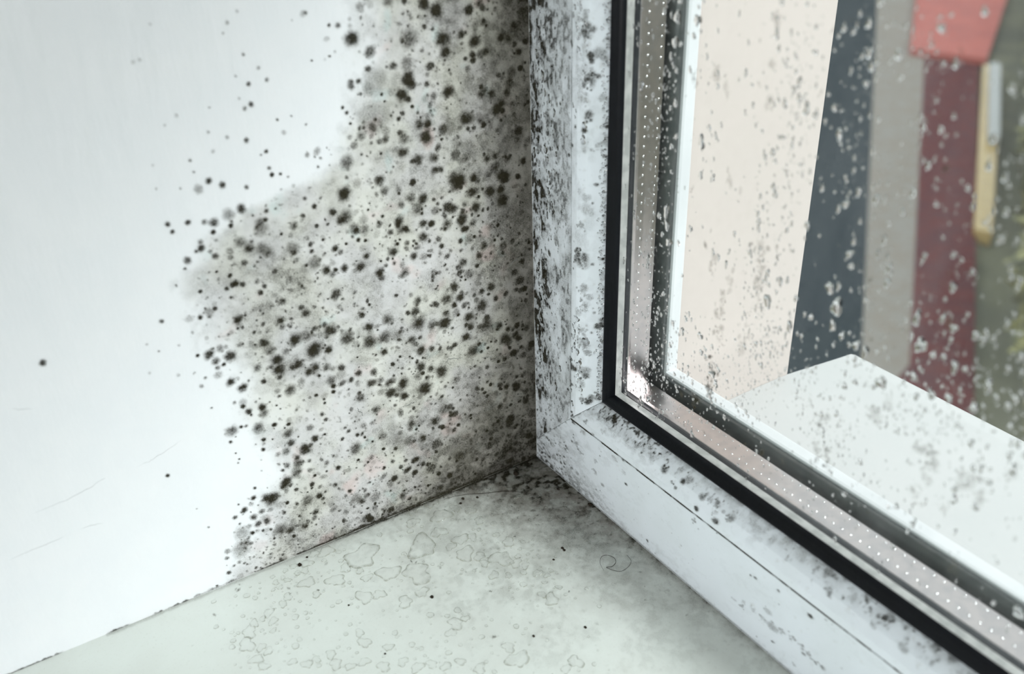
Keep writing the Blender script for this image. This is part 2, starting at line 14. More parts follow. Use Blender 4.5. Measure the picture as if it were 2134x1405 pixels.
SILL_WATER = "11.29,-63.526,4.723;20.85,-70.413,3.592;7.761,-77.18,3.122;24.776,-81.568,7.056;23.713,-88.459,5.513;14.4,-106.8,7.485;16.045,-99.15,5.519;16.954,-116.36,4.426;21.288,-123.055,3.877;30.893,-102.023,4.88;38.334,-91.623,6.336;38.135,-84.186,3.932;30.918,-64.784,3.555;32.771,-59.432,3.056;40.328,-67.973,4.486;45.437,-63.507,4.47;52.39,-56.448,4.947;58.674,-52.91,3.44;45.151,-47.725,3.032;1.939,-118.815,3.52;0.189,-123.945,2.257;4.061,-129.155,2.478;7.815,-131.711,1.964;2.239,-134.835,1.729;7.217,-135.116,1.469;2.669,-138.901,1.229;6.28,-141.522,1.218;7.209,-145.263,1.453;11.2,-144.659,1.203;10.727,-147.791,0.96;8.916,-140.362,1.457;37.77,-117.218,3.793;40.121,-111.506,2.852;50.461,-104.222,3.294;49.734,-95.608,2.855;53.951,-102.649,2.343;36.001,-99.958,2.909;27.978,-111.177,2.427;22.079,-111.78,1.96;37.878,-49.538,1.531;48.998,-42.369,1.263;55.507,-49.461,1.488;59.331,-64.811,2.422;50.572,-64.222,2.214;62.405,-50.293,1.959;69.154,-48.546,2.183;63.01,-59.667,1.695;32.468,-70.851,2.517;85.553,-52.638,3.285;80.917,-54.343,2.361;73.374,-92.946,3.204;76.686,-97.239,2.264;73.436,-88.311,1.841;22.296,-154.587,2.334;23.968,-157.805,1.855;24.404,-161.774,2.076;27.837,-154.666,2.08;27.783,-165.148,3.197;33.871,-168.473,3.599;35.789,-172.232,2.231;38.505,-164.11,2.018;42.117,-162.458,2.008;43.299,-168.002,2.654;48.452,-166.986,2.193;31.345,-165.465,1.814;32.849,-156.68,1.371;52.856,-156.614,1.762;57.332,-152.379,2.196;57.31,-148.237,1.766;64.002,-142.966,2.632;58.411,-142.468,2.218;68.424,-138.793,1.968;69.569,-133.032,2.197;76.158,-127.876,2.621;78.448,-120.504,2.194;84.29,-117.218,2.615;86.135,-111.731,2.186;90.471,-107.672,2.179;91.72,-101.778,1.971;99.153,-97.463,2.605;103.945,-82.453,4.382;96.662,-82.169,2.666;60.644,-128.593,2.695;54.879,-127.919,2.044;68.562,-121.761,2.008;118.1,-64.558,3.053;118.763,-69.775,2.164;15.238,-134.028,3.386;24.384,-133.555,1.906;18.431,-144.324,2.14;21.189,-147.657,1.886;72.802,-45.977,1.45;75.738,-49.372,1.198;71.389,-42.878,1.216;81.676,-45.99,1.428;83.897,-50.168,1.416;24.878,-50.512,2.603;16.368,-50.561,2.638;10.827,-55.256,2.648;21,-25.956,1.879;13.704,-26.697,1.085;26.468,-18.389,1.341;0.978,-62.865,3.202;0.183,-73.002,2.644"
HAIRS = [[(1.9, -56.7), (2.8, -51.8), (5.4, -45.1), (9.6, -38.1), (13.2, -30.6), (18.3, -24.1), (23.9, -19.4), (27.9, -17.1)], [(84.9, -24.0), (80.7, -22.6), (77.7, -19.6), (78.2, -16.8), (81.5, -15.3), (84.2, -16.7), (85.1, -19.6), (84.2, -21.9), (89.3, -18.9), (89.6, -14.3), (87.3, -10.4), (83.3, -9.6)]]
GRIT = [(54.6, -93.6, 0.7), (106.1, -50.5, 0.6), (97.6, -70.5, 0.5), (46.5, -1.6, 1.0), (27.9, -7.0, 0.7), (62.8, -30.2, 0.6), (64.3, -30.3, 0.6), (66.5, -37.8, 0.5), (3.0, -132.2, 0.9), (0.3, -127.5, 0.5), (70.6, -124.4, 0.4), (38.1, -124.9, 0.4), (6.8, -48.7, 0.7), (10.0, -42.5, 0.6), (5.8, -17.1, 1.2), (9.2, -51.5, 0.6)]
CRACKS = [[(227.0, 69.8), (219.6, 70.2), (210.9, 70.8), (203.4, 72.7), (198.3, 74.3), (197.3, 74.8)], [(186.8, 74.6), (181.2, 75.2), (177.2, 76.3), (171.1, 78.4), (166.9, 80.4)], [(48.1, 73.9), (46.8, 75.2), (43.1, 74.1), (39.4, 73.4)], [(29.8, 69.7), (26.7, 68.9), (23.6, 68.6)], [(72.7, 58.9), (69.5, 58.5), (67.1, 58.8), (64.7, 58.4)], [(93.0, 66.3), (92.7, 64.7), (91.5, 63.2), (90.9, 61.1)], [(240.1, 53.2), (230.7, 53.8), (220.1, 54.5), (216.4, 55.3)], [(211.9, 55.7), (207.5, 55.5), (202.9, 54.5)], [(220.6, 115.6), (217.4, 114.1), (213.7, 112.9)], [(13.3, 112.3), (10.7, 114.0), (6.0, 116.3)]]
CAM = {'f': 2020.0820889799354, 'C': [0.329709, -0.227268, 0.304293], 'd': [-0.724725, 0.471039, -0.502888], 'r': [0.558134, 0.829293, -0.027571], 'u': [-0.404054, 0.30066, 0.863912], 'g': 0.02811}
SPECIALS = [(108.4, 101.1, 'largest black mould colony, a fuzzy round blot in the lower middle of the wall'), (87.3, 164.8, 'round dark olive colony at the left edge of the upper mould, below a thin trail'), (72.0, 191.6, 'large faint grey hazy mould patch high on the left edge of the mould'), (84.5, 177.1, 'fluffy grey round colony joined by a thin trail to the dark one below'), (77.0, 222.5, 'tall oval dark colony at the upper left edge of the mould'), (69.9, 205.4, 'pale grey hazy mould patch above the large faint one'), (100.4, 108.0, 'round smoky grey colony just above right of the largest black one'), (83.9, 96.8, 'round evenly grey colony right of the largest black one'), (34.9, 136.3, 'dense jet black round spot amid grey colonies right of the middle')]
WORLD = 1.05; DAYLIGHT = 52.0; ROOMLIGHT = 40.0; EXPOSURE = 0.22
# ------------------------------------------------------------------ camera
def make_camera():
    cd = bpy.data.cameras.new('camera')
    cd.sensor_fit = 'HORIZONTAL'; cd.sensor_width = 36.0
    cd.lens = CAM['f'] / 2134 * 36.0
    cd.clip_start = 0.01; cd.clip_end = 100
    cd.dof.use_dof = True; cd.dof.focus_distance = 0.445; cd.dof.aperture_fstop = 8.0
    o = bpy.data.objects.new('camera', cd); C.objects.link(o)
    r, u, d = Vector(CAM['r']), Vector(CAM['u']), Vector(CAM['d'])
    m = Matrix((r, u, -d)).transposed().to_4x4(); m.translation = Vector(CAM['C'])
    o.matrix_world = m
    sc.camera = o
make_camera()

# ------------------------------------------------------------------ world, lights, exposure
w = bpy.data.worlds.new('overcast_sky'); sc.world = w; w.use_nodes = True
nt = w.node_tree; nt.nodes.clear()
out = nt.nodes.new('ShaderNodeOutputWorld'); bg = nt.nodes.new('ShaderNodeBackground')
geo = nt.nodes.new('ShaderNodeTexCoord'); sep = nt.nodes.new('ShaderNodeSeparateXYZ')
ramp = nt.nodes.new('ShaderNodeValToRGB')
nt.links.new(geo.outputs['Generated'], sep.inputs[0])
mr = nt.nodes.new('ShaderNodeMapRange'); mr.inputs[1].default_value = -1; mr.inputs[2].default_value = 1
nt.links.new(sep.outputs['Z'], mr.inputs[0]); nt.links.new(mr.outputs[0], ramp.inputs[0])
e = ramp.color_ramp.elements
e[0].position = 0.0; e[0].color = (0.30, 0.31, 0.30, 1)
e[1].position = 1.0; e[1].color = (0.86, 0.92, 0.95, 1)
k = e.new(0.48); k.color = (0.45, 0.47, 0.46, 1)
k = e.new(0.53); k.color = (0.92, 0.96, 0.98, 1)
nt.links.new(ramp.outputs[0], bg.inputs[0]); bg.inputs[1].default_value = WORLD
nt.links.new(bg.outputs[0], out.inputs[0])

def area(name, loc, target, size, energy, col):
    l = bpy.data.lights.new(name, 'AREA'); l.shape = 'RECTANGLE'; l.size = size[0]; l.size_y = size[1]
    l.energy = energy; l.color = col
    o = bpy.data.objects.new(name, l); C.objects.link(o); o.location = loc
    o.rotation_euler = (Vector(target) - Vector(loc)).to_track_quat('-Z', 'Y').to_euler()
    return o
# bright overcast sky patch seen through the window, and the soft light of the room behind the camera
area('daylight_outside', (1.45, 0.95, 1.50), (0.0, -0.2, 0.0), (0.8, 0.6), DAYLIGHT, (0.98, 0.975, 1.0))
area('room_light', (1.5, -2.6, 0.55), (0.1, 0.0, 0.1), (1.6, 1.2), ROOMLIGHT, (0.985, 0.98, 1.0))
sc.view_settings.view_transform = 'Standard'; sc.view_settings.look = 'None'
sc.view_settings.gamma = 1.0; sc.view_settings.use_curve_mapping = False
sc.view_settings.exposure = EXPOSURE
sc.cycles.max_bounces = 14; sc.cycles.transparent_max_bounces = 24; sc.cycles.transmission_bounces = 10
sc.cycles.caustics_refractive = True; sc.cycles.caustics_reflective = True

# ------------------------------------------------------------------ helpers
def obj(name, me, mat=None, parent=None, label=None, cat=None, group=None, kind=None):
    o = bpy.data.objects.new(name, me); C.objects.link(o)
    if mat is not None and me is not None and not me.materials: me.materials.append(mat)
    if parent is not None: o.parent = parent
    tag(o, label, cat, group, kind)
    return o
def tag(o, label=None, cat=None, group=None, kind=None):
    if label: o['label'] = label
    if cat: o['category'] = cat
    if group: o['group'] = group
    if kind: o['kind'] = kind
def raw_mesh(name, co, faces, smooth=True, attrs=None, uv=None):
    co = np.asarray(co, np.float32); faces = np.asarray(faces, np.int32)
    me = bpy.data.meshes.new(name); k = faces.shape[1]
    me.vertices.add(len(co)); me.vertices.foreach_set('co', co.ravel())
    me.loops.add(faces.size); me.loops.foreach_set('vertex_index', faces.ravel())
    me.polygons.add(len(faces)); me.polygons.foreach_set('loop_start', np.arange(0, faces.size, k, dtype=np.int32))
    me.polygons.foreach_set('loop_total', np.full(len(faces), k, np.int32))
    me.polygons.foreach_set('use_smooth', np.full(len(faces), smooth))
    for n, v in (attrs or {}).items():
        a = me.attributes.new(n, 'FLOAT', 'POINT'); a.data.foreach_set('value', np.asarray(v, np.float32).ravel())
    me.update(calc_edges=True); me.validate()
    return me
def grid_faces(nu, nv, keep=None):
    i = np.arange(nu - 1)[:, None]; j = np.arange(nv - 1)[None, :]
    a = i * nv + j
    f = np.stack([a, a + nv, a + nv + 1, a + 1], -1)
    if keep is not None: f = f[keep]
    return f.reshape(-1, 4)
def prune(co, f, attrs):
    used = np.unique(f); m = np.full(len(co), -1, np.int64); m[used] = np.arange(len(used))
    return co[used], m[f], {k: np.asarray(v).ravel()[used] for k, v in attrs.items()}
def islands_ok(f): return f
_rng = np.random.default_rng(5)
def vnoise(x, y, seed=0):
    r = np.random.default_rng(seed + 11).random((256, 256))
    xi = np.floor(x).astype(int); yi = np.floor(y).astype(int); fx = x - xi; fy = y - yi
    fx = fx * fx * (3 - 2 * fx); fy = fy * fy * (3 - 2 * fy)
    a = r[xi & 255, yi & 255]; b = r[(xi + 1) & 255, yi & 255]; c = r[xi & 255, (yi + 1) & 255]; d = r[(xi + 1) & 255, (yi + 1) & 255]
    return (a * (1 - fx) + b * fx) * (1 - fy) + (c * (1 - fx) + d * fx) * fy
def fbm(x, y, seed=0, oct=4):
    s = 0; a = .5; t = 0
    for k in range(oct):
        s = s + a * vnoise(x * 2 ** k + 17.3 * k, y * 2 ** k + 5.1 * k, seed + k); t += a; a *= .5
    return s / t
def sst(a, b, x):
    t = np.clip((x - a) / (b - a), 0, 1); return t * t * (3 - 2 * t)
def parse(s): return [tuple(float(v) for v in q.split(',')) for q in s.split(';')]
def box(name, x0, x1, y0, y1, z0, z1, mat, parent=None, **kw):
    co = [(x, y, z) for x in (x0, x1) for y in (y0, y1) for z in (z0, z1)]
    f = [(0, 1, 3, 2), (4, 6, 7, 5), (0, 4, 5, 1), (2, 3, 7, 6), (0, 2, 6, 4), (1, 5, 7, 3)]
    return obj(name, raw_mesh(name, co, f, False), mat, parent, **kw)
def poly_mesh(name, co, faces, smooth=False):
    me = bpy.data.meshes.new(name); me.from_pydata([tuple(c) for c in co], [], faces); me.update()
    for p in me.polygons: p.use_smooth = smooth
    return me

# ------------------------------------------------------------------ materials
class NB:
    def __init__(s, name):
        s.m = bpy.data.materials.new(name); s.m.use_nodes = True; s.t = s.m.node_tree; s.t.nodes.clear()
        s.out = s.n('ShaderNodeOutputMaterial')
    def n(s, t, **kw):
        x = s.t.nodes.new(t)
        for k, v in kw.items(): setattr(x, k, v)
        return x
    def l(s, a, b): s.t.links.new(a, b)
    def noise(s, scale, detail=3, rough=.5, vec=None, dist=0):
        x = s.n('ShaderNodeTexNoise'); x.inputs['Scale'].default_value = scale; x.inputs['Detail'].default_value = detail
        x.inputs['Roughness'].default_value = rough; x.inputs['Distortion'].default_value = dist
        s.l(vec if vec is not None else s.pos(), x.inputs['Vector']); return x.outputs['Fac']
    def pos(s):
        if not hasattr(s, '_p'): s._p = s.n('ShaderNodeNewGeometry').outputs['Position']
        return s._p
    def mapping(s, scale=(1, 1, 1), rot=(0, 0, 0)):
        x = s.n('ShaderNodeMapping'); x.inputs['Scale'].default_value = scale; x.inputs['Rotation'].default_value = rot
        s.l(s.pos(), x.inputs['Vector']); return x.outputs[0]
    def math(s, op, a, b=None, c=None):
        x = s.n('ShaderNodeMath', operation=op)
        for i, v in enumerate((a, b, c)):
            if v is None: continue
            if isinstance(v, (int, float)): x.inputs[i].default_value = v
            else: s.l(v, x.inputs[i])
        return x.outputs[0]
    def rng(s, v, a, b, c=0., d=1., smooth=True):
        x = s.n('ShaderNodeMapRange'); x.interpolation_type = 'SMOOTHSTEP' if smooth else 'LINEAR'
        s.l(v, x.inputs[0])
        for i, q in enumerate((a, b, c, d)): x.inputs[i + 1].default_value = q
        return x.outputs[0]
    def mix(s, f, a, b):
        x = s.n('ShaderNodeMix', data_type='RGBA')
        if isinstance(f, (int, float)): x.inputs[0].default_value = f
        else: s.l(f, x.inputs[0])
        for i, v in ((6, a), (7, b)):
            if isinstance(v, tuple): x.inputs[i].default_value = (*v, 1) if len(v) == 3 else v
            else: s.l(v, x.inputs[i])
        return x.outputs[2]
    def attr(s, n):
        x = s.n('ShaderNodeAttribute'); x.attribute_name = n; return x.outputs['Fac']
    def bump(s, h, dist, strength=1., nrm=None):
        x = s.n('ShaderNodeBump'); x.inputs['Distance'].default_value = dist; x.inputs['Strength'].default_value = strength
        s.l(h, x.inputs['Height'])
        if nrm is not None: s.l(nrm, x.inputs['Normal'])
        return x.outputs[0]
    def bsdf(s, col, rough=.5, spec=.5, metal=0., alpha=None, normal=None, **kw):
        x = s.n('ShaderNodeBsdfPrincipled')
        for k, v in (('Base Color', col), ('Roughness', rough), ('Specular IOR Level', spec), ('Metallic', metal), ('Alpha', alpha)):
            if v is None: continue
            if isinstance(v, tuple): x.inputs[k].default_value = (*v, 1) if len(v) == 3 else v
            elif isinstance(v, (int, float)): x.inputs[k].default_value = v
            else: s.l(v, x.inputs[k])
        if normal is not None: s.l(normal, x.inputs['Normal'])
        for k, v in kw.items(): x.inputs[k.replace('_', ' ')].default_value = v
        return x
    def done(s, sh): s.l(sh, s.out.inputs[0]); return s.m

def mat_wall():
    b = NB('painted_plaster')
    st = b.attr('stain_shade')
    n1 = b.noise(60, 5, .6); n2 = b.noise(300, 3)
    pat = b.math('ADD', st, b.math('MULTIPLY', b.math('SUBTRACT', n1, .5), .35))
    pat = b.math('MULTIPLY', b.rng(pat, .10, .95), b.rng(st, .0, .35))
    clean = b.mix(b.rng(n1, .3, .7), (.82, .845, .86), (.84, .86, .87))
    t1 = b.mix(b.rng(b.noise(35, 3), .4, .6), (.60, .60, .53), (.56, .555, .54))
    t1 = b.mix(b.rng(b.noise(55, 2, vec=b.mapping((1, 1, 1), (1, 2, 3))), .60, .72), t1, (.60, .50, .47))
    t1 = b.mix(b.rng(b.noise(70, 2, vec=b.mapping((1, 1, 1), (4, 2, 3))), .62, .75), t1, (.52, .60, .57))
    t2 = b.mix(b.rng(n1, .35, .65), (.27, .255, .225), (.19, .18, .155))
    t1 = b.mix(b.rng(st, .72, 1.15, 0, .85), t1, t2)  # darkest tone near the corner: mould stain and painted shade together
    col = b.mix(pat, clean, t1)
    v = b.mapping((40, 75, 20), (math.radians(-16), 0, 0))
    h = b.math('ADD', b.math('MULTIPLY', b.noise(1.0, 4, .55, v), 1.0), b.math('MULTIPLY', b.noise(1400, 2), .05))
    v2 = b.mapping((60, 220, 45), (math.radians(-16), 0, 0))
    h = b.math('ADD', h, b.math('MULTIPLY', b.noise(1.0, 2, .5, v2), .18))
    return b.done(b.bsdf(col, .55, .35, normal=b.bump(h, .0016, .55)).outputs[0])
def mat_mould(name='mould_growth', dark=(.026, .023, .013), light=(.105, .096, .068), k=1.0):
    b = NB(name)
    d = b.attr('d')
    n1 = b.noise(1500, 4, .65); n2 = b.noise(420, 3, .6)
    x = b.math('ADD', d, b.math('MULTIPLY', b.math('SUBTRACT', n1, .5), .75))
    x = b.math('ADD', x, b.math('MULTIPLY', b.math('SUBTRACT', n2, .5), .35))
    grain = b.rng(x, .32, 1.10, 0, .93)
    n3 = b.rng(b.noise(2300, 3, .7), .40, .60, .45, 1.25)
    soft = b.math('MULTIPLY', b.math('MULTIPLY', b.math('MINIMUM', d, .60), .66), n3)
    al = b.math('MULTIPLY', b.math('MULTIPLY', b.math('MAXIMUM', grain, soft), k), b.rng(d, .02, .12))
    col = b.mix(b.rng(x, .35, .85), light, dark)
    h = b.noise(1300, 3)
    return b.done(b.bsdf(col, .95, .1, alpha=al, normal=b.bump(h, .0002, .6)).outputs[0])
def mat_pvc():
    b = NB('white_pvc')
    n = b.noise(45, 4); n2 = b.noise(260, 3, .6)
    col = b.mix(b.rng(n, .35, .7), (.735, .80, .835), (.70, .765, .79))
    col = b.mix(b.math('MULTIPLY', b.rng(n2, .60, .75), .25), col, (.45, .46, .42))
    return b.done(b.bsdf(col, .28, .5, normal=b.bump(b.noise(500, 2), .00004, .5)).outputs[0])
def mat_sill():
    b = NB('laminate_sill')
    n = b.noise(28, 5, .6); n2 = b.noise(900, 3, .7)
    col = b.mix(b.rng(n, .35, .7), (.70, .745, .70), (.665, .70, .655))
    col = b.mix(b.math('MULTIPLY', b.rng(n2, .58, .72), .3), col, (.44, .44, .38))
    col = b.mix(b.math('MULTIPLY', b.attr('grime'), b.rng(b.noise(90, 5, .7), .30, .65, .45, 1.0)), col, (.22, .205, .18))
    return b.done(b.bsdf(col, .32, .5, normal=b.bump(b.noise(350, 3), .00006, .5)).outputs[0])
def mat_simple(name, col, rough=.5, spec=.5, metal=0., n=0., scale=200, c2=None):
    b = NB(name)
    c2 = c2 or tuple(v * .8 for v in col)
    c = b.mix(b.rng(b.noise(scale, 4), .35, .65), col, c2)
    return b.done(b.bsdf(c, rough, spec, metal, normal=b.bump(b.noise(scale * 3, 3), .0002, n) if n else None).outputs[0])
def mat_glass():
    b = NB('misted_glass')
    tr = b.n('ShaderNodeBsdfTransparent'); tr.inputs[0].default_value = (.97, .985, .98, 1)
    gl = b.n('ShaderNodeBsdfGlossy'); gl.inputs['Roughness'].default_value = .03
    fr = b.n('ShaderNodeFresnel'); fr.inputs[0].default_value = 1.45
    m = b.n('ShaderNodeMixShader'); b.l(b.math('MULTIPLY', b.math('MULTIPLY', fr.outputs[0], .5), b.math('SUBTRACT', 1.0, b.n('ShaderNodeNewGeometry').outputs['Backfacing'])), m.inputs[0]); b.l(tr.outputs[0], m.inputs[1]); b.l(gl.outputs[0], m.inputs[2])
    return b.done(m.outputs[0])
def mat_mist():
    # breath-fine condensation film: scatters a little light
    b = NB('condensation_mist')
    tr = b.n('ShaderNodeBsdfTransparent')
    df = b.n('ShaderNodeBsdfDiffuse'); df.inputs[0].default_value = (.9, .92, .92, 1)
    tl = b.n('ShaderNodeBsdfTranslucent'); tl.inputs[0].default_value = (.9, .92, .92, 1)
    m0 = b.n('ShaderNodeMixShader'); m0.inputs[0].default_value = .5; b.l(df.outputs[0], m0.inputs[1]); b.l(tl.outputs[0], m0.inputs[2])
    v = b.mapping((60, 60, 14))
    f = b.math('ADD', b.math('MULTIPLY', b.rng(b.noise(1, 4, .6, v), .3, .7), .035), .012)
    f = b.math('ADD', f, b.math('MULTIPLY', b.rng(b.noise(1500, 3, .7), .55, .7), .05))
    f = b.math('MULTIPLY', f, b.attr('mist'))
    m = b.n('ShaderNodeMixShader'); b.l(f, m.inputs[0]); b.l(tr.outputs[0], m.inputs[1]); b.l(m0.outputs[0], m.inputs[2])
    return b.done(m.outputs[0])
def mat_water():
    b = NB('water_drop')
    g = b.n('ShaderNodeBsdfGlass'); g.inputs['IOR'].default_value = 1.33; g.inputs['Roughness'].default_value = 0.0
    return b.done(g.outputs[0])
def mat_film():
    # shallow puddles on an opaque surface: clear, glossy, with a dirty tide line at the rim
    b = NB('shallow_water')
    tr = b.n('ShaderNodeBsdfTransparent'); tr.inputs[0].default_value = (1, 1, 1, 1)
    gl = b.n('ShaderNodeBsdfGlossy'); gl.inputs['Roughness'].default_value = .08
    fr = b.n('ShaderNodeFresnel'); fr.inputs[0].default_value = 1.4
    m = b.n('ShaderNodeMixShader'); b.l(b.math('MULTIPLY', fr.outputs[0], b.math('SUBTRACT', 1.0, b.n('ShaderNodeNewGeometry').outputs['Backfacing'])), m.inputs[0]); b.l(tr.outputs[0], m.inputs[1]); b.l(gl.outputs[0], m.inputs[2])
    rim = b.n('ShaderNodeBsdfDiffuse'); rim.inputs[0].default_value = (.36, .37, .31, 1)
    f = b.math('MULTIPLY', b.attr('rim'), b.rng(b.noise(500, 3), .35, .6, .15, .75))
    m2 = b.n('ShaderNodeMixShader'); b.l(f, m2.inputs[0]); b.l(m.outputs[0], m2.inputs[1]); b.l(rim.outputs[0], m2.inputs[2])
    return b.done(m2.outputs[0])
M = dict(wall=mat_wall(), mould=mat_mould(), gmould=mat_mould('mould_on_glass', (.04, .036, .022), (.16, .145, .10), 1.0), pvc=mat_pvc(), sill=mat_sill(), glass=mat_glass(), mist=mat_mist(),
         water=mat_water(), film=mat_film(),
         rubber=mat_simple('black_rubber', (.004, .005, .007), .45, .18, n=.3),
         seal=mat_simple('dark_sealant', (.030, .036, .036), .35, .5, n=.4, c2=(.055, .060, .058), scale=120),
         butyl=mat_simple('black_butyl', (.010, .012, .016), .4, .5),
         strip=mat_simple('glass_edge_reflection', (.42, .41, .40), .3, .5, n=.5, c2=(.30, .30, .29)),  # pale colour stands in for the reflection in the glass edge
         alu=mat_simple('aluminium_spacer', (.60, .54, .53), .28, .5, 1.0, n=.1, c2=(.52, .48, .48)),  # pinkish reflection mixed into the metal colour
         dot=mat_simple('bright_metal', (.95, .95, .95), .12, .5, 1.0),
         white_out=mat_simple('white_outer_paint', (.54, .54, .535), .5, .3, c2=(.52, .525, .52), scale=20),
         flange=mat_simple('white_frame_outside', (.66, .67, .68), .5, .3, c2=(.60, .61, .62), scale=20),
         beige=mat_simple('beige_render', (.565, .50, .465), .8, .2, c2=(.55, .49, .455), scale=12, n=.3),
         slate=mat_simple('slate_grey_metal', (.030, .042, .052), .8, .05, c2=(.040, .052, .060), scale=20),
         grey=mat_simple('grey_concrete', (.31, .265, .225), .8, .2, c2=(.33, .30, .27), scale=9),
         red=mat_simple('dull_red_paint', (.15, .04, .04), .8, .1, c2=(.12, .04, .045), scale=7),
         yellow=mat_simple('yellow_paint', (.62, .44, .17), .25, .5, c2=(.55, .38, .14), scale=10),
         pink=mat_simple('salmon_paint', (.56, .16, .13), .7, .2, c2=(.48, .14, .12), scale=3),
         leaf=mat_simple('hedge_leaves', (.12, .125, .075), .6, .3, c2=(.40, .38, .18), scale=14),
         paving=mat_simple('dull_lawn', (.15, .15, .115), .9, .1, scale=1.5, c2=(.22, .215, .15)),
         room=mat_simple('room_paint', (.62, .63, .62), .8, .2, c2=(.60, .61, .60), scale=3),
         hair=mat_simple('dark_hair', (.03, .022, .015), .5, .4),
         crack=mat_simple('crack_shadow_line', (.22, .23, .22), .9, .1),
         grit=mat_simple('dark_grit', (.035, .028, .02), .9, .1))

g0 = CAM['g']
Dw = Vector((-math.sin(g0), -math.cos(g0), 0)); Nw = Vector((math.cos(g0), -math.sin(g0), 0))
DW, NW = np.array(Dw), np.array(Nw)
def wp(s, z, h): # arrays in metres on the wall plane
    s, z, h = np.broadcast_arrays(s, z, h)
    return s[..., None] * DW + z[..., None] * np.array([0, 0, 1.]) + h[..., None] * NW
SOFF = .0112   # how much of the left frame member is buried in the plaster
PY = [(-.01, 0), (.04, 0), (.0405, -.0005), (.044, -.0002), (.048, .002), (.052, .0065), (.0534, .0088)]
def prof_y(t): return np.interp(t, [p[0] for p in PY], [p[1] for p in PY])
# ------------------------------------------------------------------ setting: wall, sill
SP = parse(SPOTS)
def mould_edge(z):   # how far the mouldy region reaches from the corner, mm
    return np.interp(z, [0, 9, 25, 47, 75, 108, 120, 147, 160, 166, 172, 178, 200, 236, 270],
                        [168, 162, 152, 138, 146, 150, 158, 160, 150, 138, 112, 95, 84, 80, 82])
def region(s, z):    # mm -> 0..1
    e = mould_edge(z) + 16 * (fbm(s / 14, z / 14, 3) - .5)
    return 1 - sst(e - 24, e + 10, s)
def haze(s, z):
    h = .08 * region(s, z) + .12 * sst(.5, .62, fbm(s / 16, z / 16, 77)) * region(s, z)
    h = h + .30 * np.exp(-s / 22) + .22 * np.exp(-((s - 0) / 50) ** 2)
    h = h + .72 * np.exp(-(s / 62) ** 2 - (z / 40) ** 2)
    h = h + .28 * np.exp(-(z / 9) ** 2) * (1 - sst(95, 165, s))
    h = h + .20 * np.exp(-((s - 118) / 24) ** 2 - ((z - 122) / 20) ** 2)
    h = h + .14 * np.exp(-((s - 72) / 26) ** 2 - ((z - 50) / 18) ** 2)
    h = h + .16 * np.exp(-((s - 120) / 22) ** 2 - ((z - 25) / 18) ** 2)
    h = h + .25 * np.exp(-(s / 34) ** 2 - ((z - 225) / 30) ** 2)
    return h
nu, nv = 420, 420
s = np.linspace(-.0, .60, nu)[:, None]; z = np.linspace(-.03, .72, nv)[None, :]
sm, zm = s * 1000 + 0 * z, z * 1000 + 0 * s
stain_shade = np.clip(region(sm, zm) * .66 + .55 * np.exp(-sm / 28) + .65 * np.exp(-(sm / 66) ** 2 - (zm / 42) ** 2) + .35 * np.exp(-sm / 7), 0, 1.4)  # mould stain, plus corner shade put into the same mask
stain_shade *= 1 - sst(280, 330, zm)
co = wp(s + 0 * z, z + 0 * s, 0 * s + 0 * z).reshape(-1, 3)
wall = obj('wall_left', raw_mesh('wall_left', co, grid_faces(nu, nv), True, {'stain_shade': stain_shade}), M['wall'],
           label='white painted plaster wall of the window recess, with stain and shade painted grey near the corner', cat='wall', kind='structure')
# body of the wall behind the painted face
bk = [Vector((0, 0, -.03)), Dw * .6 + Vector((0, 0, -.03)), Dw * .6 + Vector((0, 0, .72)), Vector((0, 0, .72))]
pts = [tuple(p - Nw * .0004) for p in bk] + [tuple(p - Nw * .08) for p in bk]
wb = obj('plaster_body', poly_mesh('plaster_body', pts, [(0, 1, 2, 3), (7, 6, 5, 4), (0, 4, 5, 1), (1, 5, 6, 2), (2, 6, 7, 3), (3, 7, 4, 0)]), M['wall'], wall)

def tube(name, pts, rad, mat, parent=None, **kw):
    P = [Vector(p) for p in pts]
    S = []                                   # smooth the polyline
    for i in range(len(P) - 1):
        p0, p1, p2, p3 = P[max(i - 1, 0)], P[i], P[i + 1], P[min(i + 2, len(P) - 1)]
        for k in range(5):
            t = k / 5; S.append(.5 * ((2 * p1) + (p2 - p0) * t + (2 * p0 - 5 * p1 + 4 * p2 - p3) * t * t + (3 * p1 - p0 - 3 * p2 + p3) * t ** 3))
    S.append(P[-1]); co, f, n = [], [], 6
    for i, s_ in enumerate(S):
        d = (S[min(i + 1, len(S) - 1)] - S[max(i - 1, 0)]).normalized(); a = d.orthogonal().normalized(); b_ = d.cross(a)
        r = rad * (1 - .6 * abs(2 * i / (len(S) - 1) - 1))
        co += [tuple(s_ + r * (a * math.cos(2 * math.pi * k / n) + b_ * math.sin(2 * math.pi * k / n))) for k in range(n)]
    for i in range(len(S) - 1):
        f += [(i * n + k, i * n + (k + 1) % n, (i + 1) * n + (k + 1) % n, (i + 1) * n + k) for k in range(n)]
    f += [tuple(range(n))[::-1], tuple(range((len(S) - 1) * n, len(S) * n))]
    return obj(name, poly_mesh(name, co, f, True), mat, parent, **kw)
for i, cr in enumerate(CRACKS):
    jag = random.Random(i); P = []
    for a, b_ in zip(cr[:-1], cr[1:]):
        for q in range(4):
            f = q / 4; P.append((a[0] + (b_[0] - a[0]) * f + jag.uniform(-.25, .25), a[1] + (b_[1] - a[1]) * f + jag.uniform(-.25, .25)))
    P.append(cr[-1])
    thick = .00017 if cr[0][0] < 100 else .00007
    tube('crack', [tuple(Dw * (p[0] / 1000) + Vector((0, 0, p[1] / 1000)) + Nw * (.0003 if thick > .0002 else -.00003)) for p in P], thick,
         M['grit'] if thick > .0002 else M['crack'], wall)

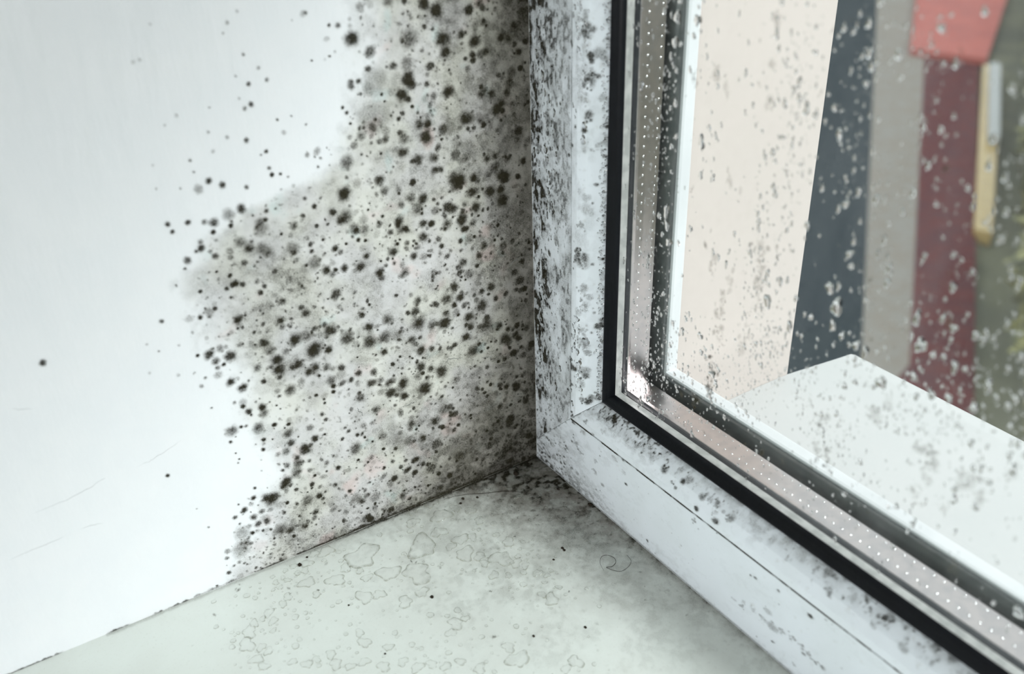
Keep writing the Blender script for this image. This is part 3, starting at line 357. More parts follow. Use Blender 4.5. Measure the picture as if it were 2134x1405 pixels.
# inner window sill
x = np.concatenate([np.arange(-.03, .24, .002), np.linspace(.24, 1.1, 40)])[:, None]; y = -np.concatenate([np.arange(0, .24, .002), np.linspace(.24, .5, 20)])[None, :]
nu, nv = x.size, y.size
xm, ym = x * 1000 + 0 * y, -y * 1000 + 0 * x
r = np.hypot(xm * .8, ym)
grime = np.clip(1.1 * np.exp(-(r / 44) ** 1.5) + .95 * np.exp(-ym / 6) * (.30 + .70 * np.exp(-xm / 110)) + .32 * np.exp(-(r / 100) ** 2) + .65 * np.exp(-np.abs(xm + .0281 * ym) / 7) * np.exp(-ym / 110), 0, 1)
co = np.stack([x + 0 * y, y + 0 * x, 0 * x + 0 * y], -1).reshape(-1, 3)
sill = obj('window_sill', raw_mesh('window_sill', co, grid_faces(nu, nv)[:, ::-1], True, {'grime': grime}), M['sill'],
           label='pale grey-white laminate inner window sill, wet and dirty near the corner', cat='window sill', kind='structure')
box('sill_board', -.03, 1.1, -.5, 0, -.03, -.0004, M['sill'], sill)

# ------------------------------------------------------------------ window
win = bpy.data.objects.new('window_1', None); C.objects.link(win)
tag(win, 'white plastic double-glazed window with black rubber gasket, lower left corner', 'window', kind='structure')
ZT, XR = .46, 1.1
def member(name, poly, side, mat, parent, gap=.00012, smooth=False, label=None):
    """sweep a closed (t, y) outline along the left upright or the bottom rail, mitred at the corner"""
    n = len(poly); co = []
    for t, yy in poly:
        co.append((t - SOFF, yy, t + gap) if side == 'left' else (t - SOFF + gap, yy, t))
    for t, yy in poly:
        co.append((t - SOFF, yy, ZT) if side == 'left' else (XR, yy, t))
    f = [(i, (i + 1) % n, n + (i + 1) % n, n + i) for i in range(n)] + [tuple(range(n))[::-1], tuple(range(n, 2 * n))]
    if side == 'left': f = [q[::-1] for q in f]
    me = poly_mesh(name, co, f, smooth)
    return obj(name, me, mat, parent, label=label)
frame_poly = [(-.01, 0), (.0397, 0), (.0397, .0016), (.0403, .0016), (.0403, .0370), (-.01, .0370)]
def arc_pts():
    P = [(.0403, -.0002), (.0406, -.0005)]
    for k in range(1, 13):
        t = .0406 + (.0534 - .0406) * k / 12; P.append((t, float(prof_y(t))))
    return P
bead_poly = arc_pts() + [(.0534, .0125), (.0403, .0125)]
gasket_poly = [(.0528, .0089), (.0534, .0078), (.0540, .0072), (.0552, .0070), (.0570, .0074), (.0585, .0072), (.0598, .0078), (.0608, .0090), (.0608, .00915), (.0528, .00915)]
glint_poly = [(.0560, .0094), (.0606, .0094), (.0607, .0105), (.0606, .0130), (.0560, .0130)]
butyl_poly = [(.0540, .0133), (.0607, .0133), (.0609, .0145), (.0607, .0158), (.0540, .0158)]
spacer_poly = [(.0540, .0159), (.0603, .0159), (.0606, .0163), (.0607, .0175), (.0606, .0215), (.0607, .0265), (.0606, .0285), (.0602, .0291), (.0540, .0291)]
seal_poly = [(.0410, .0335), (.0600, .0335), (.0622, .0342), (.0626, .0352), (.0622, .0366), (.0410, .0366)]
outer_poly = [(-.01, .0371), (.0600, .0371), (.0632, .0374), (.0636, .0385), (.0636, .0430), (.0630, .0440), (-.01, .0440)]
core_poly = [(.0404, .0126), (.0538, .0126), (.0538, .0330), (.0404, .0330)]
for side, nm in (('left', 'frame_stile'), ('bottom', 'frame_rail')):
    fr = member(nm, frame_poly, side, M['pvc'], win)
    member('glazing_bead', bead_poly, side, M['pvc'], fr, smooth=False)
    member('gasket', gasket_poly, side, M['rubber'], win, gap=0, smooth=True, label='black rubber glazing gasket')
    member('glass_edge_glint', glint_poly, side, M['strip'], win, gap=0)  # solid strip built where the pane edge only shows a reflection
    sp = member('spacer_bar', spacer_poly, side, M['alu'], win, gap=0, label='perforated aluminium spacer bar between the panes')
    member('sealant_line', butyl_poly, side, M['butyl'], sp, gap=0)
    member('outer_seal', seal_poly, side, M['seal'], win, gap=0, smooth=True, label='dark outer weather seal')
    member('outer_frame', outer_poly, side, M['flange'], win, gap=0, label='white outside edge of the frame')
    member('rebate', core_poly, side, M['butyl'], win, gap=0)
    # rows of little bright perforations along the spacer
    tmpl_v, tmpl_f = [], []
    seg = 8
    rings = [(1.0, 0), (.7, .45), (0.3, .62)]
    for rr, hh in rings:
        for q in range(seg):
            a = 2 * math.pi * q / seg; tmpl_v.append((rr * math.cos(a), rr * math.sin(a), hh))
    tmpl_v.append((0, 0, .66))
    for k in range(2):
        for q in range(seg): tmpl_f.append((k * seg + q, k * seg + (q + 1) % seg, (k + 1) * seg + (q + 1) % seg, (k + 1) * seg + q))
    V, F = [], []; rad = .00042
    for yy, ph in ((.0202, 0), (.0268, .5)):
        for k in range(2, 150):
            L_ = .0625 + (k + ph) * .0040
            if side == 'left' and L_ > .32: break
            base = len(V)
            for (a, b_, h) in tmpl_v:
                t = .0606 + h * rad * .9
                if side == 'left': V.append((t - SOFF, yy + a * rad, L_ + b_ * rad * 1.35))
                else: V.append((L_ - SOFF + a * rad * 1.35, yy + b_ * rad, t))
            F += [tuple(base + i for i in f) for f in tmpl_f] + [(base + 16 + q, base + 16 + (q + 1) % 8, base + 24) for q in range(8)]
    me = poly_mesh('perforation', V, F, True)
    obj('perforation', me, M['dot'], sp, kind='stuff')

x0 = .0560 - SOFF + .0003; zb = .0605
box('glass_pane', .0610 - SOFF, XR, .0092, .0131, .0610, ZT, M['glass'], win, label='inner glass pane covered in condensation')
box('outer_pane', x0, XR, .0293, .0331, .0563, ZT, M['glass'], win)

# ------------------------------------------------------------------ outside of the window
rv = bpy.data.objects.new('wall_outside', None); C.objects.link(rv)
tag(rv, 'cream rendered outside reveal of the window beyond the glass', 'wall', kind='structure')
box('reveal', -.20, .0510, .0442, .1243, -.4, .60, M['beige'], rv)

SLP = .030
def outer_sill():
    # sill board with a rounded front nose; it reaches a little past the end of the cream reveal
    xs = np.concatenate([[.0512], np.linspace(.0565, XR, 60)])
    prof = [(.0442, .0300), (.10, .0298), (.160, .0292), (.168, .0283), (.172, .0262), (.173, .022), (.173, .004), (.165, .002), (.0442, .002)]
    co = []; n = len(prof)
    for i, x in enumerate(xs):
        for (yy, zz) in prof:
            if i == 0: yy = min(yy, .1240)
            co.append((x, yy, zz))
    f = [(i * n + j, i * n + (j + 1) % n, (i + 1) * n + (j + 1) % n, (i + 1) * n + j) for i in range(len(xs) - 1) for j in range(n)]
    f += [tuple(range(n)), tuple(range((len(xs) - 1) * n, len(xs) * n))[::-1]]
    o = obj('trim_1', poly_mesh('outer_sill', co, [q[::-1] for q in f]), M['white_out'], label='white outside window sill seen blurred through the wet glass', cat='window sill', kind='structure')
    return o
outer_sill()
GZ = -2.6
gr = poly_mesh('ground', [(-30, .6, GZ - .06), (20, .6, GZ - .06), (20, 45, GZ - .06), (-30, 45, GZ - .06)], [(0, 1, 2, 3)])
obj('ground', gr, M['paving'], label='dull green lawn far below outside the window', cat='ground', kind='structure')
def slab(name, pts, mat, h0, h1, **kw):
    co = [(x, y, GZ + h1) for x, y in pts] + [(x, y, GZ + h0) for x, y in pts]; n = len(pts)
    f = [tuple(range(n)), tuple(range(n, 2 * n))[::-1]] + [(i, n + i, n + (i + 1) % n, (i + 1) % n) for i in range(n)]
    o = obj(name, poly_mesh(name, co, f), mat, **kw); return o
slab('asphalt_lane', [(-2.40, 2.6), (-2.30, 3.55), (-2.438, 3.887), (-9.748, 13.367), (-12.5, 13.0), (-4.5, 2.6)], M['slate'], -.05, .0,
     label='blurred dark slate grey lane outside, right of the cream reveal', cat='road', kind='structure')
slab('paved_path', [(-2.30, 3.55), (-2.18, 3.75), (-2.282, 4.098), (-9.236, 13.914), (-9.748, 13.367), (-2.438, 3.887)], M['grey'], -.05, .0,
     label='blurred pale grey path outside between the dark lane and the red strip', cat='path', kind='structure')
slab('red_path', [(-2.18, 3.75), (-1.70, 3.75), (-1.823, 4.008), (-3.866, 7.093), (-8.708, 14.48), (-9.236, 13.914), (-2.282, 4.098)], M['red'], -.05, .0,
     label='blurred dull red strip of paving outside beside the yellow kerb', cat='path', kind='structure')
k1 = slab('kerb', [(-3.10, 5.90), (-2.98, 5.93), (-5.42, 9.85), (-5.60, 9.80)], M['yellow'], -.05, .05,
     label='blurred yellow painted kerb outside along the red strip', cat='kerb')
k2 = slab('kerb_highlight', [(-4.09, 7.56), (-4.01, 7.60), (-5.36, 9.72), (-5.46, 9.68)], M['white_out'], .051, .12,
     label='bright white bar standing in for the highlight along the yellow kerb outside', cat='highlight')  # white bar built in place of the bright highlight on the kerb
slab('low_wall', [(-6.45, 9.7), (-5.66, 9.95), (-8.3, 14.7), (-9.4, 13.9)], M['pink'], .0, .07,
     label='blurred salmon red low wall top outside, at the upper right of the glass', cat='low wall')
def hedge():
    rg = np.random.default_rng(8); V, F = [], []
    n = 9000
    u = rg.random(n); v = rg.random(n)
    x = -1.68 + (-8.25 + 1.68) * u + 3.0 * v * (0.4 + u) + .05; y = 3.9 + (14.9 - 3.9) * u + 1.6 * v
    h = .25 + .35 * fbm(x * 2, y * 2, 4) + rg.random(n) * .08
    for i in range(n):
        c = np.array([x[i], y[i], GZ + h[i]]); a = rg.normal(size=3); a /= np.linalg.norm(a); b_ = np.cross(a, rg.normal(size=3)); b_ /= np.linalg.norm(b_)
        L_ = rg.uniform(.06, .13); W_ = L_ * .5; k = len(V)
        V += [c - a * L_, c + b_ * W_, c + a * L_, c - b_ * W_ + np.array([0, 0, .01])]; F.append((k, k + 1, k + 2, k + 3))
    gx, gy = np.meshgrid(np.linspace(0, 1, 40), np.linspace(0, 1, 20), indexing='ij')
    X = -1.62 + (-8.2 + 1.62) * gx + 3.0 * gy * (.4 + gx) + .1; Y = 3.95 + 10.9 * gx + 1.6 * gy
    Z = GZ + .02 + (.20 + .35 * fbm(X * 2, Y * 2, 4)) * np.minimum(1, 6 * gy + .05)
    k = len(V); V += list(np.stack([X, Y, Z], -1).reshape(-1, 3)); F += [tuple(int(q) + k for q in f) for f in grid_faces(40, 20)]
    obj('hedge', poly_mesh('hedge', V, F), M['leaf'], label='blurred low green and yellow hedge outside at the right edge', cat='hedge', kind='stuff')
hedge()

# ------------------------------------------------------------------ the rest of the room the camera stands in
def room():
    G = M['room']
    q = lambda name, co, **kw: obj(name, poly_mesh(name, co, [(0, 1, 2, 3)]), G, **kw)
    q('ceiling', [(-.1, 0, .475), (1.25, 0, .475), (1.25, -.6, .475), (-.1, -.6, .475)], label='white painted head of the window recess above', cat='ceiling', kind='structure')
    q('wall_right', [(1.2, .05, -.03), (1.2, -.6, -.03), (1.2, -.6, .72), (1.2, .05, .72)], label='white painted right side of the window recess', cat='wall', kind='structure')
    # outside wall above and beside the window
    box('wall_front', -.30, 1.5, .0100, .12, .4605, 1.2, M['beige'], label='cream outside wall above the window', cat='wall', kind='structure')
    # room shell: walls pierced by the recess, ceiling, floor, back
    x0, x1, yb, yf, z0, z1 = -1.6, 2.6, -3.4, -.6, -.9, 1.5
    co = [(x0, yf, z0), (x1, yf, z0), (x1, yf, z1), (x0, yf, z1), (-.02, yf, -.03), (1.2, yf, -.03), (1.2, yf, .475), (-.02, yf, .475),
          (x0, yb, z0), (x1, yb, z0), (x1, yb, z1), (x0, yb, z1)]
    F = [(0, 1, 5, 4), (1, 2, 6, 5), (2, 3, 7, 6), (3, 0, 4, 7), (8, 9, 10, 11), (0, 3, 11, 8), (1, 9, 10, 2), (3, 2, 10, 11), (0, 8, 9, 1)]
    obj('wall_back', poly_mesh('wall_back', co, F), G, label='plain light grey room walls behind the camera', cat='wall', kind='structure')
room()
# ------------------------------------------------------------------ mould on the wall
def splat(D, U, V, u0, v0, du, dv, cu, cv, r, k, seed, soft=.45, ell=1.0, ang=0.):
    """add a ragged round colony to the density field D (max-blend); all in mm"""
    R = r * 1.7 * max(ell, 1)
    i0, i1 = int((cu - R - u0) / du), int((cu + R - u0) / du) + 2; j0, j1 = int((cv - R - v0) / dv), int((cv + R - v0) / dv) + 2
    i0, j0 = max(i0, 0), max(j0, 0); i1, j1 = min(i1, D.shape[0]), min(j1, D.shape[1])
    if i1 <= i0 or j1 <= j0: return
    a, b_ = U[i0:i1, j0:j1] - cu, V[i0:i1, j0:j1] - cv
    ca, sa = math.cos(ang), math.sin(ang); p = (a * ca + b_ * sa) / ell; q = -a * sa + b_ * ca
    rr = np.hypot(p, q) / r; th = np.arctan2(q, p)
    ph = seed * 1.7
    rr = rr * (1 + .06 * np.sin(2 * th + ph) + .05 * np.sin(5 * th + 2 * ph) + .05 * np.sin(11 * th + 3 * ph))
    val = k * (1 - sst(soft, 1.25, rr)) * (.82 + .18 * (1 - np.minimum(rr, 1)))
    D[i0:i1, j0:j1] = np.maximum(D[i0:i1, j0:j1], val)

BIG = sorted([q for q in SP], key=lambda q: -q[2] * q[3])
lone = [q for q in BIG if q[0] > 205]
BIG = [q for q in BIG if q[0] <= 205]
big, small = lone + BIG[:230], BIG[230:]
_r = random.Random(77); extra = []          # dense growth crowded into the corner
while len(extra) < 330:
    u_, v_ = _r.expovariate(1 / 22.), _r.uniform(2, 258)
    if _r.random() < .35: u_, v_ = _r.uniform(2, 100), 2 + _r.expovariate(1 / 24.)
    if u_ > 110 or v_ > 258 or u_ < 1: continue
    extra.append((u_, v_, min(.7 + _r.expovariate(1 / .8), 3.2), _r.uniform(.5, .95)))
small = small + extra
def field_mesh(name, U, V, D, place, h0, hk, mat, thr=.07, **kw):
    """keep only the cells that carry growth; thickness follows density"""
    nu, nv = D.shape
    cell = np.maximum(np.maximum(D[:-1, :-1], D[1:, :-1]), np.maximum(D[:-1, 1:], D[1:, 1:]))
    f = grid_faces(nu, nv, cell > thr)
    H = h0 + hk * D * (.5 + .7 * vnoise(U / .5, V / .5, 9))
    co = place(U / 1000, V / 1000, H / 1000).reshape(-1, 3)
    co, f, at = prune(co, f, {'d': D})
    return obj(name, raw_mesh(name, co, f, True, at), mat, **kw)
du = .42
U = np.arange(.25, 178, du)[:, None]; V = np.arange(.15, 262, du)[None, :]
U, V = U + 0 * V, V + 0 * U
hz = haze(U, V)
n1 = fbm(U / 9, V / 9, 21, 5); n2 = fbm(U / 2.2, V / 2.2, 31, 4); n3 = vnoise(U / .8, V / .8, 41)
D = hz * (.5 + 1.0 * sst(.32, .70, n1)) * (.70 + .6 * sst(.35, .65, n2))
D = np.where(D > .60, .60 + (D - .60) * .25, D)
reg = region(U, V)
# loose fine speckle, denser where the haze is denser
sp = sst(.60, .82, n3 * .6 + n2 * .4 + .16 * (hz - .3)) * reg * (.40 + .4 * hz)
D = np.maximum(D, np.minimum(sp, .85))
rg = np.random.default_rng(3)
cnt = 0
while cnt < 3600:
    u, v = rg.uniform(1, 175), rg.uniform(.5, 260)
    p = float(region(np.array(u), np.array(v)))
    den = .10 + .75 * math.exp(-u / 55) + .8 * math.exp(-(v / 36) ** 2) + .9 * math.exp(-((u - 118) / 26) ** 2 - ((v - 120) / 24) ** 2)
    if p < .05 and rg.random() > .012: continue
    if rg.random() > den * (.1 + .9 * p) + .01: continue
    r = .30 + rg.exponential(.36); r = min(r, 2.0); k = rg.uniform(.40, .95)
    if p < .05: r *= .6; k *= .8
    splat(D, U, V, .25, .15, du, du, u, v, r, k, rg.uniform(0, 9), ell=rg.uniform(1, 1.5), ang=rg.uniform(0, 3)); cnt += 1
for i, (u, v, r, k) in enumerate(small):
    splat(D, U, V, .25, .15, du, du, u, v, r * 1.25, min(1.1, .15 + k), i)
# dirty line where wall meets sill
ln = (1 - sst(.6, 1.6 + 2.8 * (1 - sst(70, 140, U)), V + 1.2 * (n2 - .5) * 2)) * (1 - sst(120, 250, U)) * sst(.30, .6, n1 + .3 * (1 - sst(60, 150, U)))
D = np.maximum(D, ln * .95)
wm = lambda u, v, h: wp(u, v, h)
field_mesh('black_mould', U, V, np.clip(D, 0, 1.1), wm, .03, .05, M['mould'],
    label='grey-black haze of fine mould specks spread over the plaster between the round colonies', cat='mould', kind='stuff')
# the line goes on along the bare wall
U2 = np.arange(178, 300, .4)[:, None]; V2 = np.arange(.05, 3.2, .2)[None, :]; U2, V2 = U2 + 0 * V2, V2 + 0 * U2
q = fbm(U2 / 10, V2 * 0 + 1, 55, 4); D2 = (1 - sst(.25, 1.0, V2 + 1.0 * (vnoise(U2 / 1.2, V2 * 0, 7) - .5))) * sst(.38, .62, q) * .8
field_mesh('dirt_line', U2, V2, D2, wm, .03, .1, M['mould'], label='thin brown dirt line where the white wall meets the sill, left of the mould', cat='dirt line', kind='stuff')

def colony(u, v, r, k, seed):
    """one mould colony as its own low, ragged cushion"""
    nr, na = max(7, int(r * 3.2)), max(20, int(r * 12)); nr, na = min(nr, 16), min(na, 56)
    rr = np.linspace(0, 1.5, nr + 1)[1:, None]; th = np.linspace(0, 2 * np.pi, na, endpoint=False)[None, :]
    rg = np.random.default_rng(seed)
    rad = r * rr * (1 + .07 * np.sin(2 * th + rg.uniform(0, 6)) + .04 * np.sin(3 * th + rg.uniform(0, 6)) + .04 * np.sin(5 * th + rg.uniform(0, 6)))
    uu = u + rad * np.cos(th); vv = v + rad * np.sin(th)
    tex = fbm(uu / 1.1, vv / 1.1, seed % 40, 3); spk = vnoise(np.cos(th) * (3 + .0 * rr) + 50 + seed, np.sin(th) * 3 + 50 + rr * .5, seed % 37)
    e = rr + .22 * (spk - .5) + .45 * (tex - .5)
    d = k * (1 - sst(.45, 1.30, e)) * (.72 + .28 * (1 - np.minimum(rr, 1)) ** .8) * (.68 + .6 * tex)
    d[-1] = 0
    core = k * .95
    keep = None
    H = .13 + .02 * (seed % 5) + .25 * d * (.5 + tex) * min(1, r / 2)
    co = np.concatenate([wp(np.array([u / 1000]), np.array([v / 1000]), np.array([(.13 + .02 * (seed % 5) + .25 * core * min(1, r / 2)) / 1000])).reshape(-1, 3), wp(uu / 1000, vv / 1000, H / 1000).reshape(-1, 3)])
    dd = np.concatenate([[core], d.ravel()])
    okv = co @ NW >= 0
    # keep the cushion inside the corner: nothing past the window frame or under the sill
    U_, V_ = np.concatenate([[u], uu.ravel()]), np.concatenate([[v], vv.ravel()])
    co2 = np.array(wp(np.maximum(U_, .4) / 1000, np.maximum(V_, .3) / 1000, (co @ NW)))
    f = []
    for i in range(nr - 1):
        for j in range(na):
            a = 1 + i * na + j; b_ = 1 + i * na + (j + 1) % na
            f.append((a, a + na, b_ + na, b_))
    me = bpy.data.meshes.new('mould_colony')
    me.from_pydata([tuple(c) for c in co2], [], f + [(0, 1 + j, 1 + (j + 1) % na) for j in range(na)])
    a = me.attributes.new('d', 'FLOAT', 'POINT'); a.data.foreach_set('value', dd.astype(np.float32))
    for p in me.polygons: p.use_smooth = True
    return me
def place_word(u, v):
    if u > 135: return 'on the clean left part of the plaster'
    if v < 35: return 'low on the plaster just above the sill'
    if u < 30: return 'on the plaster close beside the window frame'
    if v > 175: return 'high on the plaster'
    return 'in the middle of the mouldy plaster'
SPECIAL = {}
for i, (u, v, r, k) in enumerate(big):
    me = colony(u, v, r * 1.22, min(1.12, .12 + k * 1.02), i)
    shade = 'black' if k > .88 else ('dark olive-grey' if k > .68 else 'faint grey')
    size = 'large' if r > 2.9 else ('medium' if r > 1.8 else 'small')
    lab, grp = '%s %s round mould colony %s' % (size, shade, place_word(u, v)), '%s %s mould colonies %s' % (size, shade, place_word(u, v))
    if i < len(lone): lab, grp = 'lone small black mould spot far out on the clean left plaster, away from all others', None
    for (px_, py_, l_) in SPECIALS:
        if math.hypot(u - px_, v - py_) < 1.2: lab, grp = l_, None
    o = obj('mould_colony', me, M['mould'], label=lab, cat='mould colony', group=grp)

# ------------------------------------------------------------------ mould on the frame
def stile_place(u, v, h):     # u = t across the profile, v = height
    yy = prof_y(u); du_ = 1e-5; sl = (prof_y(u + du_) - prof_y(u - du_)) / (2 * du_); n = np.sqrt(1 + sl * sl)
    return np.stack([u - SOFF + h * sl / n, yy - h / n, v + 0 * u], -1)
def rail_place(u, v, h):      # u = x along, v = t across the profile
    yy = prof_y(v); du_ = 1e-5; sl = (prof_y(v + du_) - prof_y(v - du_)) / (2 * du_); n = np.sqrt(1 + sl * sl)
    return np.stack([u + 0 * v, yy - h / n, v + h * sl / n], -1)
du = .33
U = np.arange(11.4, 53.3, du)[:, None]; V = np.arange(11.5, 250, du)[None, :]; U, V = U + 0 * V, V + 0 * U
n1 = fbm(U / 5, V / 11, 61, 5); n2 = fbm(U / 1.4, V / 2.6, 71, 4); n3 = vnoise(U / .7, V / 1.1, 81)
ed = U - 11.2
den = .50 * np.exp(-ed / 8) + .26 * (1 - sst(26, 31, ed)) + .02
den = den + .22 * np.exp(-((U - 45) / 3.2) ** 2) * sst(120, 150, V) * .8
den = den * (1 - .35 * sst(60, 15, V)) + .12 * np.exp(-((V - 20) / 9) ** 2)
D = den * sst(.38, .62, n1) * (.25 + 1.1 * sst(.4, .62, n2))
sp = sst(.62, .84, n3 * .45 + n2 * .55 + .25 * (den - .25)) * np.clip(den * 1.6, 0, .75)
D = np.maximum(D * 1.15 + .20 * (1 - sst(27, 31, ed)) * sst(.25, .6, n1) + .12 * np.exp(-ed / 10) + .05, sp)
D = np.maximum(D, .45 * np.exp(-(ed / 1.2)) * sst(.3, .6, n2))
D = np.maximum(D, np.where(np.abs(U - 40.05) < .35, .55 * sst(.42, .62, n1) + .25, 0))
D = np.maximum(D, np.exp(-(53.4 - U) / .8) * sst(.40, .60, n2) * .9)
rg = np.random.default_rng(4)
for i in range(1100):
    u = 11.4 + min(rg.exponential(13), 41); v = rg.uniform(18, 248)
    if u > 41 and rg.random() > .25: continue
    splat(D, U, V, 11.4, 11.5, du, du, u, v, .22 + min(rg.exponential(.32), 1.3), rg.uniform(.5, 1), i, ell=rg.uniform(1, 1.8), ang=1.57 + rg.uniform(-.4, .4))
for i, (u, v, r, k) in enumerate(parse(STILE_MOULD)):
    rr = np.hypot(U - u, (V - v) / 1.4) / r
    D = np.maximum(D, k * .9 * (1 - sst(.2, 1.1, rr)) * sst(.30, .60, n2) )
    for q in range(10):
        splat(D, U, V, 11.4, 11.5, du, du, u + rg.normal() * r * .55, v + rg.normal() * r * .8, .25 + rg.exponential(.3), k, q + i, ell=1.4, ang=1.5)
D[(V < U + .15)] = 0
field_mesh('black_mould', U, V, np.clip(D, 0, 1), stile_place, .03, .10, M['mould'],
    label='black mould speckle on the upright white window frame beside the plaster corner', cat='mould', kind='stuff')

U = np.arange(.4, 260, .40)[:, None]; V = np.arange(.3, 53.3, .36)[None, :]; U, V = U + 0 * V, V + 0 * U
n1 = fbm(U / 11, V / 6, 91, 5); n2 = fbm(U / 2.2, V / 1.3, 101, 4); n3 = vnoise(U / .9, V / .7, 111)
smear = np.exp(-((52.6 - V) / 4.2) ** 2) * (.30 + .75 * np.exp(-((U - 62) / 30) ** 2) + .35 * np.exp(-((U - 205) / 45) ** 2))
den = .05 + .75 * smear + .34 * np.exp(-(np.hypot(U, V - 20) / 26) ** 2) + .25 * np.exp(-(V / 2.6) ** 2) * (.4 + .6 * np.exp(-U / 70)) + .25 * np.exp(-((U - 30) / 45) ** 2 - ((V - 4) / 5) ** 2)
D = den * (.2 + .9 * sst(.36, .62, n1)) * (.35 + 1.0 * sst(.38, .62, n2))
D = np.maximum(D, sst(.62, .80, n3 * .5 + n2 * .5 + .3 * (den - .2)) * np.clip(den * 1.8, 0, .85))
D = np.maximum(D, np.where(np.abs(V - 40.05) < .72, 1.0 * sst(.30, .52, fbm(U / 6, V * 0, 5)) * (.55 + .5 * np.exp(-U / 90)) + .3, 0))
D = np.maximum(D, np.exp(-(53.4 - V) / 1.0) * sst(.35, .60, n2) * .9)
D = np.maximum(D, np.exp(-(V - .3) / .5) * .9)
for i in range(420):
    u, v = rg.uniform(1, 258), rg.uniform(1, 53)
    if rg.random() > .15 + 1.0 * math.exp(-(math.hypot(u, v - 20) / 28) ** 2) + .5 * math.exp(-((53 - v) / 5) ** 2): continue
    splat(D, U, V, .4, .3, .4, .36, u, v, .18 + min(rg.exponential(.25), 1.0), rg.uniform(.4, 1), i, ell=1.4)
for i, (u, v, r, k) in enumerate(parse(RAIL_MOULD)):
    rr = np.hypot((U - u) / 1.3, V - v) / (r * .75)
    D = np.maximum(D, k * .85 * (1 - sst(.2, 1.15, rr)) * sst(.30, .58, n2))
    for q in range(7):
        splat(D, U, V, .4, .3, .4, .36, u + rg.normal() * r * .5, v + rg.normal() * r * .4, .2 + rg.exponential(.22), k, q + i, ell=1.5)
D = D + .07 * np.exp(-(np.hypot(U, V - 20) / 55) ** 2)
D[(V > U + SOFF * 1000 - .15)] = 0
# diagonal joint
jt = np.abs(V - U - SOFF * 1000)
D = np.maximum(D, np.where((jt < .8) & (V <= U + SOFF * 1000), .7 * sst(.35, .6, n2), 0))
field_mesh('black_mould', U, V, np.clip(D, 0, 1), rail_place, .03, .10, M['mould'],
    label='black mould smears and specks on the bottom rail of the white window frame', cat='mould', kind='stuff')

# ------------------------------------------------------------------ mould and dirt on the sill
def sill_place(u, v, h): return np.stack([u + 0 * v, -v + 0 * u, h + 0 * u * v], -1)
U = np.arange(-7.9, 230, .5)[:, None]; V = np.arange(.2, 215, .5)[None, :]; U, V = U + 0 * V, V + 0 * U
gw = U - V * math.tan(g0) * -1 * 0
n1 = fbm(U / 10, V / 10, 121, 5); n2 = fbm(U / 2.0, V / 2.0, 131, 4); n3 = vnoise(U / .9, V / .9, 141)
r = np.hypot(U * .75, V)
wd = U + V * math.tan(g0)      # distance from the plaster
den = .62 * np.exp(-(r / 30) ** 1.4) + .22 * np.exp(-(r / 80) ** 2) + .45 * np.exp(-wd / 2.2) * (1 - sst(90, 190, V)) + .45 * np.exp(-V / 2.2) * (.35 + .65 * np.exp(-U / 60)) + .05 * np.exp(-(r / 170) ** 2)
den = den + .16 * np.exp(-V / 9) * np.exp(-((U - 110) / 60) ** 2)
D = den * (.35 + .9 * sst(.30, .70, n1)) * (.5 + .8 * sst(.36, .68, n2))
D = np.maximum(D, sst(.64, .86, n3 * .5 + n2 * .5 + .25 * (den - .15)) * np.clip(den * 2.0, 0, .75))
D = np.maximum(D, np.exp(-V / .7) * (.45 + .5 * np.exp(-U / 60)) * sst(.15, .55, n2))
D = np.maximum(D, .9 * np.exp(-(np.hypot(U, V) / 7) ** 2))
for i in range(700):
    u, v = rg.uniform(0, 200), rg.uniform(0, 200)
    if rg.random() > .05 + .9 * math.exp(-(math.hypot(u, v) / 75) ** 2) + .4 * math.exp(-u / 12): continue
    splat(D, U, V, -7.9, .2, .5, .5, u - v * math.tan(g0), v, .22 + min(rg.exponential(.2), .8), rg.uniform(.35, .95), i, ell=rg.uniform(1, 2.5), ang=rg.uniform(0, 3))
D = np.maximum(D, (1 - sst(.6, 2.8, wd + 1.6 * (n2 - .5))) * (.3 + .65 * (1 - sst(80, 150, V))) * sst(.3, .6, n1 + .2))
D[wd < 0] = 0
field_mesh('black_mould', U, V, np.clip(D, 0, 1), sill_place, .03, .08, M['mould'],
    label='thin dark mould and dirt film on the sill, darkest in the corner', cat='mould', kind='stuff')

# ------------------------------------------------------------------ mould specks on the glass
def glass_place(u, v, h): return np.stack([u + 0 * v, .0092 - h + 0 * u * v, v + 0 * u], -1)
U = np.arange(50, 262, .5)[:, None]; V = np.arange(62, 262, .5)[None, :]; U, V = U + 0 * V, V + 0 * U
n2 = fbm(U / 1.6, V / 2.0, 151, 4); n1 = fbm(U / 12, V / 20, 161, 4)
D = np.zeros_like(U)
for i, (u, v, r, k) in enumerate(parse(GLASS_MOULD)):
    rr = np.hypot(U - u, (V - v) / 1.5) / r
    D = np.maximum(D, k * .8 * (1 - sst(.1, 1.1, rr)) * sst(.42, .62, n2))
    for q in range(14):
        splat(D, U, V, 50, 62, .5, .5, u + rg.normal() * r * .6, v + rg.normal() * r * .9, .25 + rg.exponential(.25), k * rg.uniform(.8, 1.2), q + i, ell=rg.uniform(1, 2), ang=rg.uniform(.8, 2.2))
for i in range(420):
    u, v = rg.uniform(60, 260), rg.uniform(65, 260)
    if fbm(np.array(u / 14), np.array(v / 25), 161, 3) < .5: continue
    splat(D, U, V, 50, 62, .5, .5, u, v, .2 + rg.exponential(.22), rg.uniform(.3, .8), i, ell=rg.uniform(1, 2.5), ang=rg.uniform(.8, 2.2))
field_mesh('black_mould', U, V, np.clip(D, 0, 1), glass_place, .03, .10, M['gmould'],
    label='scattered dark mould specks clinging to the wet window glass', cat='mould', kind='stuff')

